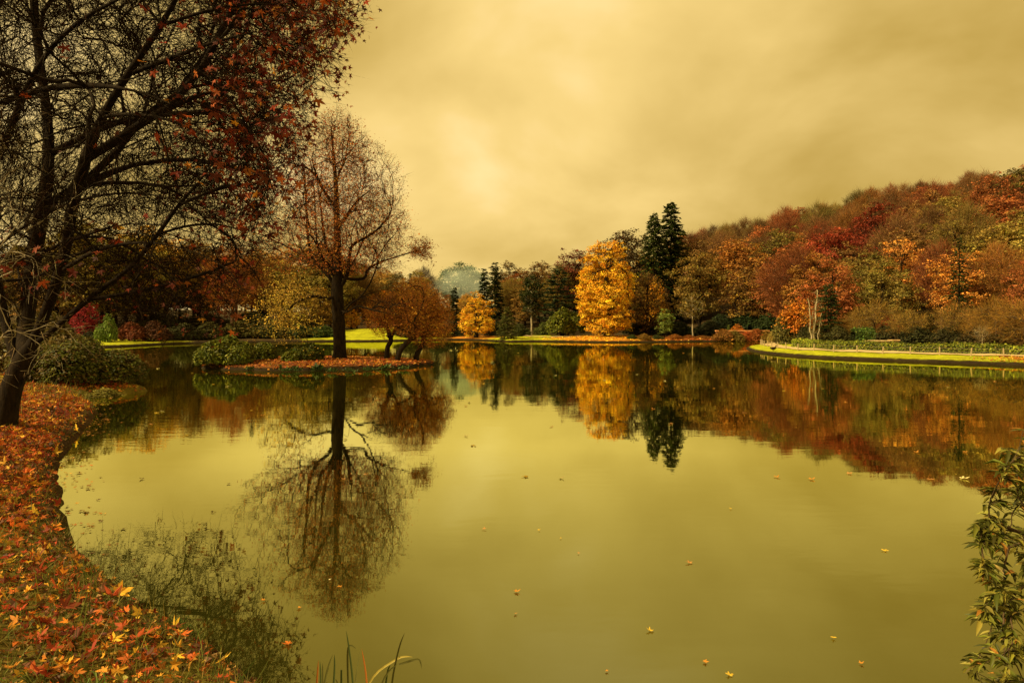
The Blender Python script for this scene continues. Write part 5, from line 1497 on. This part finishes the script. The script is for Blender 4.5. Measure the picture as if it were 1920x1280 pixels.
# --- reeds in the shallows
REED = [('reed clump of short stiff blades, left of the taller reeds', [
            [(590, 1330), (594, 1280), (597, 1236)], [(597, 1330), (601, 1275), (600, 1238)], [(600, 1330), (612, 1262), (624, 1226)], [(622, 1330), (627, 1258), (627, 1226)], [(604, 1330), (605, 1270), (605, 1242)]]),
        ('reed clump with a bent blade and one orange blade, in the middle', [
            [(655, 1340), (652, 1250), (653, 1214), (660, 1210), (668, 1216)], [(666, 1340), (660, 1262), (654, 1212), (649, 1181)], [(659, 1340), (667, 1270), (675, 1218)],
            [(692, 1340), (686, 1262), (678, 1215)], [(645, 1330), (634, 1284), (629, 1272)], [(640, 1330), (640, 1262), (640, 1256)]]),
        ('reed clump of long blades leaning right with a folded tip', [
            [(735, 1345), (735, 1280), (748, 1215), (759, 1185)], [(672, 1330), (700, 1268), (742, 1236), (760, 1230), (774, 1231)], [(700, 1330), (722, 1268), (745, 1244)],
            [(718, 1330), (726, 1262), (732, 1246)], [(748, 1245), (770, 1238), (786, 1236), (791, 1253)]])]
for j, (lb, bl_) in enumerate(REED):
    g = np.random.default_rng(60 + j); Yd = 5.35 + .1 * j
    o0 = P(bl_[0][0][0], 600 + 3 * F / Yd, Yd)
    e = bpy.data.objects.new('reed_clump', None); COL.objects.link(e); e.location = o0
    for i, b in enumerate(bl_):
        dy = g.normal(0, .06)
        pts = [P(x, y, Yd + dy) - o0 for x, y in b]
        cl = (.34, .11, .018) if (j == 1 and i == 3) or (j == 0 and i == 0) else (.32, .25, .05) if (j == 2 and i == 1) else (.055, .07, .018) if i % 2 else (.09, .085, .02)
        a = Acc(); blade_tube(pts, .0085, cl, a, g)
        obj('blade', a.mesh('blade', M_GLOSS, True), e)
    tag(e, lb, 'reeds', 'reeds at the bottom edge')

# --- the evergreen shrub at the right edge
def right_shrub():
    g = np.random.default_rng(801)
    b = np.array((4.75, 5.2, 0)); b[2] = gz(b[0], b[1]) - .05
    yy = [800, 850, 880, 910, 935, 960, 1000, 1060, 1100, 1130, 1160, 1200, 1250, 1300]
    xx = [1902, 1880, 1895, 1838, 1868, 1845, 1838, 1826, 1858, 1848, 1832, 1862, 1806, 1840]
    tips = []
    for i in range(56):
        y = g.uniform(800, 1330); x = np.interp(y, yy, xx) + abs(g.normal(0, 14)) + 4
        tips.append(P(x, y, g.uniform(4.7, 5.5)))
    for i in range(75):
        y = g.uniform(830, 1330); x = g.uniform(np.interp(y, yy, xx), 1935)
        tips.append(P(x, y, g.uniform(4.6, 5.7)))
    for i in range(120):
        y = g.uniform(815, 1400); x0 = np.interp(y, yy, xx) + 30
        x = x0 + g.uniform(0, 260) + max(0, (880 - y)) * .3
        tips.append(P(x, y, g.uniform(4.5, 6.2)))
    T = np.array(tips) - b
    main = np.array([(0, 0, 0), (-.1, -.02, .35), (-.22, .05, .8), (-.30, .08, 1.25), (-.32, .05, 1.6), (-.3, 0, 2.0)])
    st2 = np.array([(0, 0, 0), (.2, .1, .5), (.3, .2, 1.0), (.28, .25, 1.6), (.2, .2, 2.2)])
    sk = grow([(main, -1), (st2, 0)], T, g, 5, .8, .06, .03, -.02, .0042, 2.2, .04, .05)
    rd = np.maximum(sk[1] * (.028 / sk[1][0]), .0028)
    tm = skel_mesh('stem', (sk[0], rd, *sk[2:]), M_BARKMID, 0, None, 7)
    e = bpy.data.objects.new('evergreen_shrub', None); COL.objects.link(e); e.location = b
    obj('stem', tm, e)
    d = sk[2][sk[6]]
    per = 12
    N = len(T) * per
    ti = np.repeat(np.arange(len(T)), per); back = g.uniform(0, .16, N) ** 1.2
    pos = T[ti] - d[ti] * back[:, None]
    ang = g.uniform(0, 6.283, N)
    u1 = unit(np.cross(d[ti], np.array((.1, .2, 1.0)))); u2 = np.cross(d[ti], u1)
    rdir = u1 * np.cos(ang)[:, None] + u2 * np.sin(ang)[:, None]
    al = unit(d[ti] * .55 + rdir * .75 + np.array((0, 0, -.22)) + g.normal(0, .12, (N, 3)))
    nr = unit(np.array((0, 0, 1.0)) + d[ti] * .25 + g.normal(0, .25, (N, 3)))
    fr = frames(nr, g, al)
    s = np.clip(.098 * np.exp(g.normal(0, .22, N)), .05, .135)
    cols = palette(g, N, [(.060, .062, .006), (.09, .088, .009), (.14, .13, .015), (.04, .042, .005), (.22, .19, .03)], .22)
    o_ = g.uniform(size=N) < .03; cols[o_] = (.32, .14, .02)
    wp = pos + b
    qx = 960 + F * wp[:, 0] / wp[:, 1]; qy = 600 - F * (wp[:, 2] - CAMZ) / wp[:, 1]
    vis = (qx < 1918) & (qy < 1278)
    order = np.argsort(-(vis * s / wp[:, 1]))[:300]
    rest = np.ones(N, bool); rest[order] = False
    V, Fx = scatter(LANCE * np.array((.60, 1, 1)), LANCE_F, pos[rest], fr[rest], s[rest])
    fol = obj('foliage', mesh('foliage', V, [Fx], M_GLOSS, np.repeat(cols[rest], len(LANCE), 0)), e); fol['kind'] = 'stuff'
    vm = []
    for j in range(4):
        gg = np.random.default_rng(j); L2 = LANCE.copy(); L2[3, 2] -= .08 * j; L2[[1, 2, 4, 5], 2] += .02 * j; L2[:, 0] *= .54 + .06 * j
        vm.append(mesh('leaf', L2, [LANCE_F], M_GLOSS, (1, 1, 1), True))
    for q in order:
        lf = bpy.data.objects.new('leaf', vm[q % 4]); COL.objects.link(lf); lf.parent = fol
        m4 = np.eye(4); m4[:3, :3] = fr[q] * s[q]; m4[:3, 3] = pos[q]
        lf.matrix_local = Matrix(m4.tolist()); lf.color = (*cols[q], 1)
    tag(e, 'evergreen shrub with narrow glossy leaves at the right picture edge', 'shrub')
right_shrub()

# --- leaves floating on the lake
g = np.random.default_rng(901)
fm = []
for j in range(4):
    gg = np.random.default_rng(950 + j); v_, f_ = maple(-.10 - .06 * j, .05, gg, True)
    fm.append(mesh('floating_leaf', v_, [f_], M_DRY, (1, 1, 1)))
YL, OR, PK, DK = (.62, .40, .04), (.52, .22, .03), (.48, .22, .06), (.10, .05, .02)
FLT = [(1658, 1031, YL, .20, 'pale yellow leaf floating alone toward the right shrub'), (1293, 1054, PK, .20, 'pinkish orange leaf floating in mid lake'),
       (967, 1108, OR, .18, 'amber leaf floating below the tall tree\'s reflection, toward the middle'), (1219, 1181, YL, .17, 'yellow lobed leaf floating in the dark cloud reflection'),
       (1368, 1264, YL, .15, 'upturned yellow leaf floating close to the bottom edge'), (1321, 1239, OR, .14, 'orange leaf floating just above the upturned yellow one'),
       (1563, 1194, YL, .12, 'small yellow leaf floating left of the right shrub'), (1614, 1242, OR, .11, 'small orange leaf floating near the lower right'),
       (1137, 1256, OR, .08, 'tiny orange leaf floating near the bottom centre'), (966, 1149, PK, .10, 'faint pinkish leaf floating under the amber one'),
       (908, 991, PK, .15, 'pale leaf floating left of the bright cloud reflection'), (1010, 993, YL, .10, 'small pale leaf floating on the bright cloud reflection'),
       (1052, 1008, YL, .08, 'tiny pale leaf floating right of the bright cloud reflection'), (1084, 1036, PK, .09, 'tiny pinkish leaf floating under the bright cloud reflection'),
       (1371, 953, YL, .11, 'small yellow leaf floating below the hillside reflection'), (495, 1124, OR, .14, 'orange red leaf floating at the reflected twig tips'),
       (637, 1099, OR, .12, 'orange leaf floating in the tall tree\'s reflected crown'), (562, 1138, OR, .13, 'amber leaf floating at the tip of the reflected crown'),
       (542, 1205, (.50, .14, .02), .22, 'large orange leaf floating among dark reflections near the reeds'), (618, 1086, (.7, .6, .3), .07, 'tiny whitish leaf floating in the reflected crown'),
       (187, 976, DK, .20, 'dark curled leaf floating near the left bank, lowest of its trio'), (184, 936, DK, .18, 'dark leaf floating near the left bank, topmost of its trio'),
       (150, 957, DK, .16, 'dark leaf floating near the left bank, closest to shore'), (267, 897, DK, .22, 'long dark leaf floating on the pale water by the left bank'),
       (429, 906, DK, .18, 'dark leaf floating between the left bank and the reflected tree')]
for j, (px_, py_, c, s_, lb) in enumerate(FLT):
    q = Pz(px_, py_, .012)
    o_ = obj('floating_leaf', fm[j % 4], loc=q, rz=g.uniform(0, 6.28), sc=s_ * .58, color=c); o_.rotation_euler = (g.normal(0, .10), g.normal(0, .10), g.uniform(0, 6.28))
    tag(o_, lb, 'leaf', 'single leaves floating on the lake')
drift = []
for i_ in range(900):
    t_ = SH[g.integers(0, len(SH))]
    if not (t_[0] < -4.5 and 8 < t_[1] < 27): continue
    drift.append(t_)
drift = np.array(drift)
nd_ = len(drift)
kd_ = g.integers(4, 9, nd_)
pd_ = np.repeat(drift, kd_, 0) + g.normal(0, .12, (kd_.sum(), 2))
tow = np.array((1.0, -.35)) * np.abs(g.normal(0, .45, (len(pd_), 1)))
pd_ = pd_ + tow; pd_ = pd_[sdist(pd_[:, 0], pd_[:, 1]) < -.05]; m_n = len(pd_)
mv, mf = maple_lo(-.10, .05)
V, Fx = scatter(mv, mf, np.concatenate([pd_, g.uniform(.006, .016, (m_n, 1))], 1), frames(np.array((0, 0, 1.0)) + g.normal(0, .10, (m_n, 3)), g), .085 * np.exp(g.normal(0, .3, m_n)))
tag(obj('floating_leaf_drift', mesh('floating_leaf_drift', V, [Fx], M_DRY, np.repeat(palette(g, m_n, [(.34, .12, .02), (.16, .06, .018), (.45, .22, .03), (.08, .04, .015)], .3), len(mv), 0))), 'drift of small leaves floating along the edge of the left bank', 'leaves', kind='stuff')
sp = []
for j in range(70):
    y = 640 + 240 * g.uniform(0, 1) ** 1.6 + 20; x = g.uniform(190, 1880)
    q = Pz(x, y, .01)
    if sdist(q[:1], q[1:2])[0] > -.4 or (((q[:2] - ISC) / ISR) ** 2).sum() < 1.2: continue
    o_ = obj('floating_leaf', fm[j % 4], loc=q, rz=g.uniform(0, 6.28), sc=g.uniform(.14, .24), color=[YL, PK, OR, (.6, .5, .2)][j % 4])
    tag(o_, 'tiny pale fleck of leaf floating in the dark tree reflections', 'leaf', 'pale leaf flecks on the dark reflections')

print('triangles', sum(len(m.loops) - 2 * len(m.polygons) for m in bpy.data.meshes))
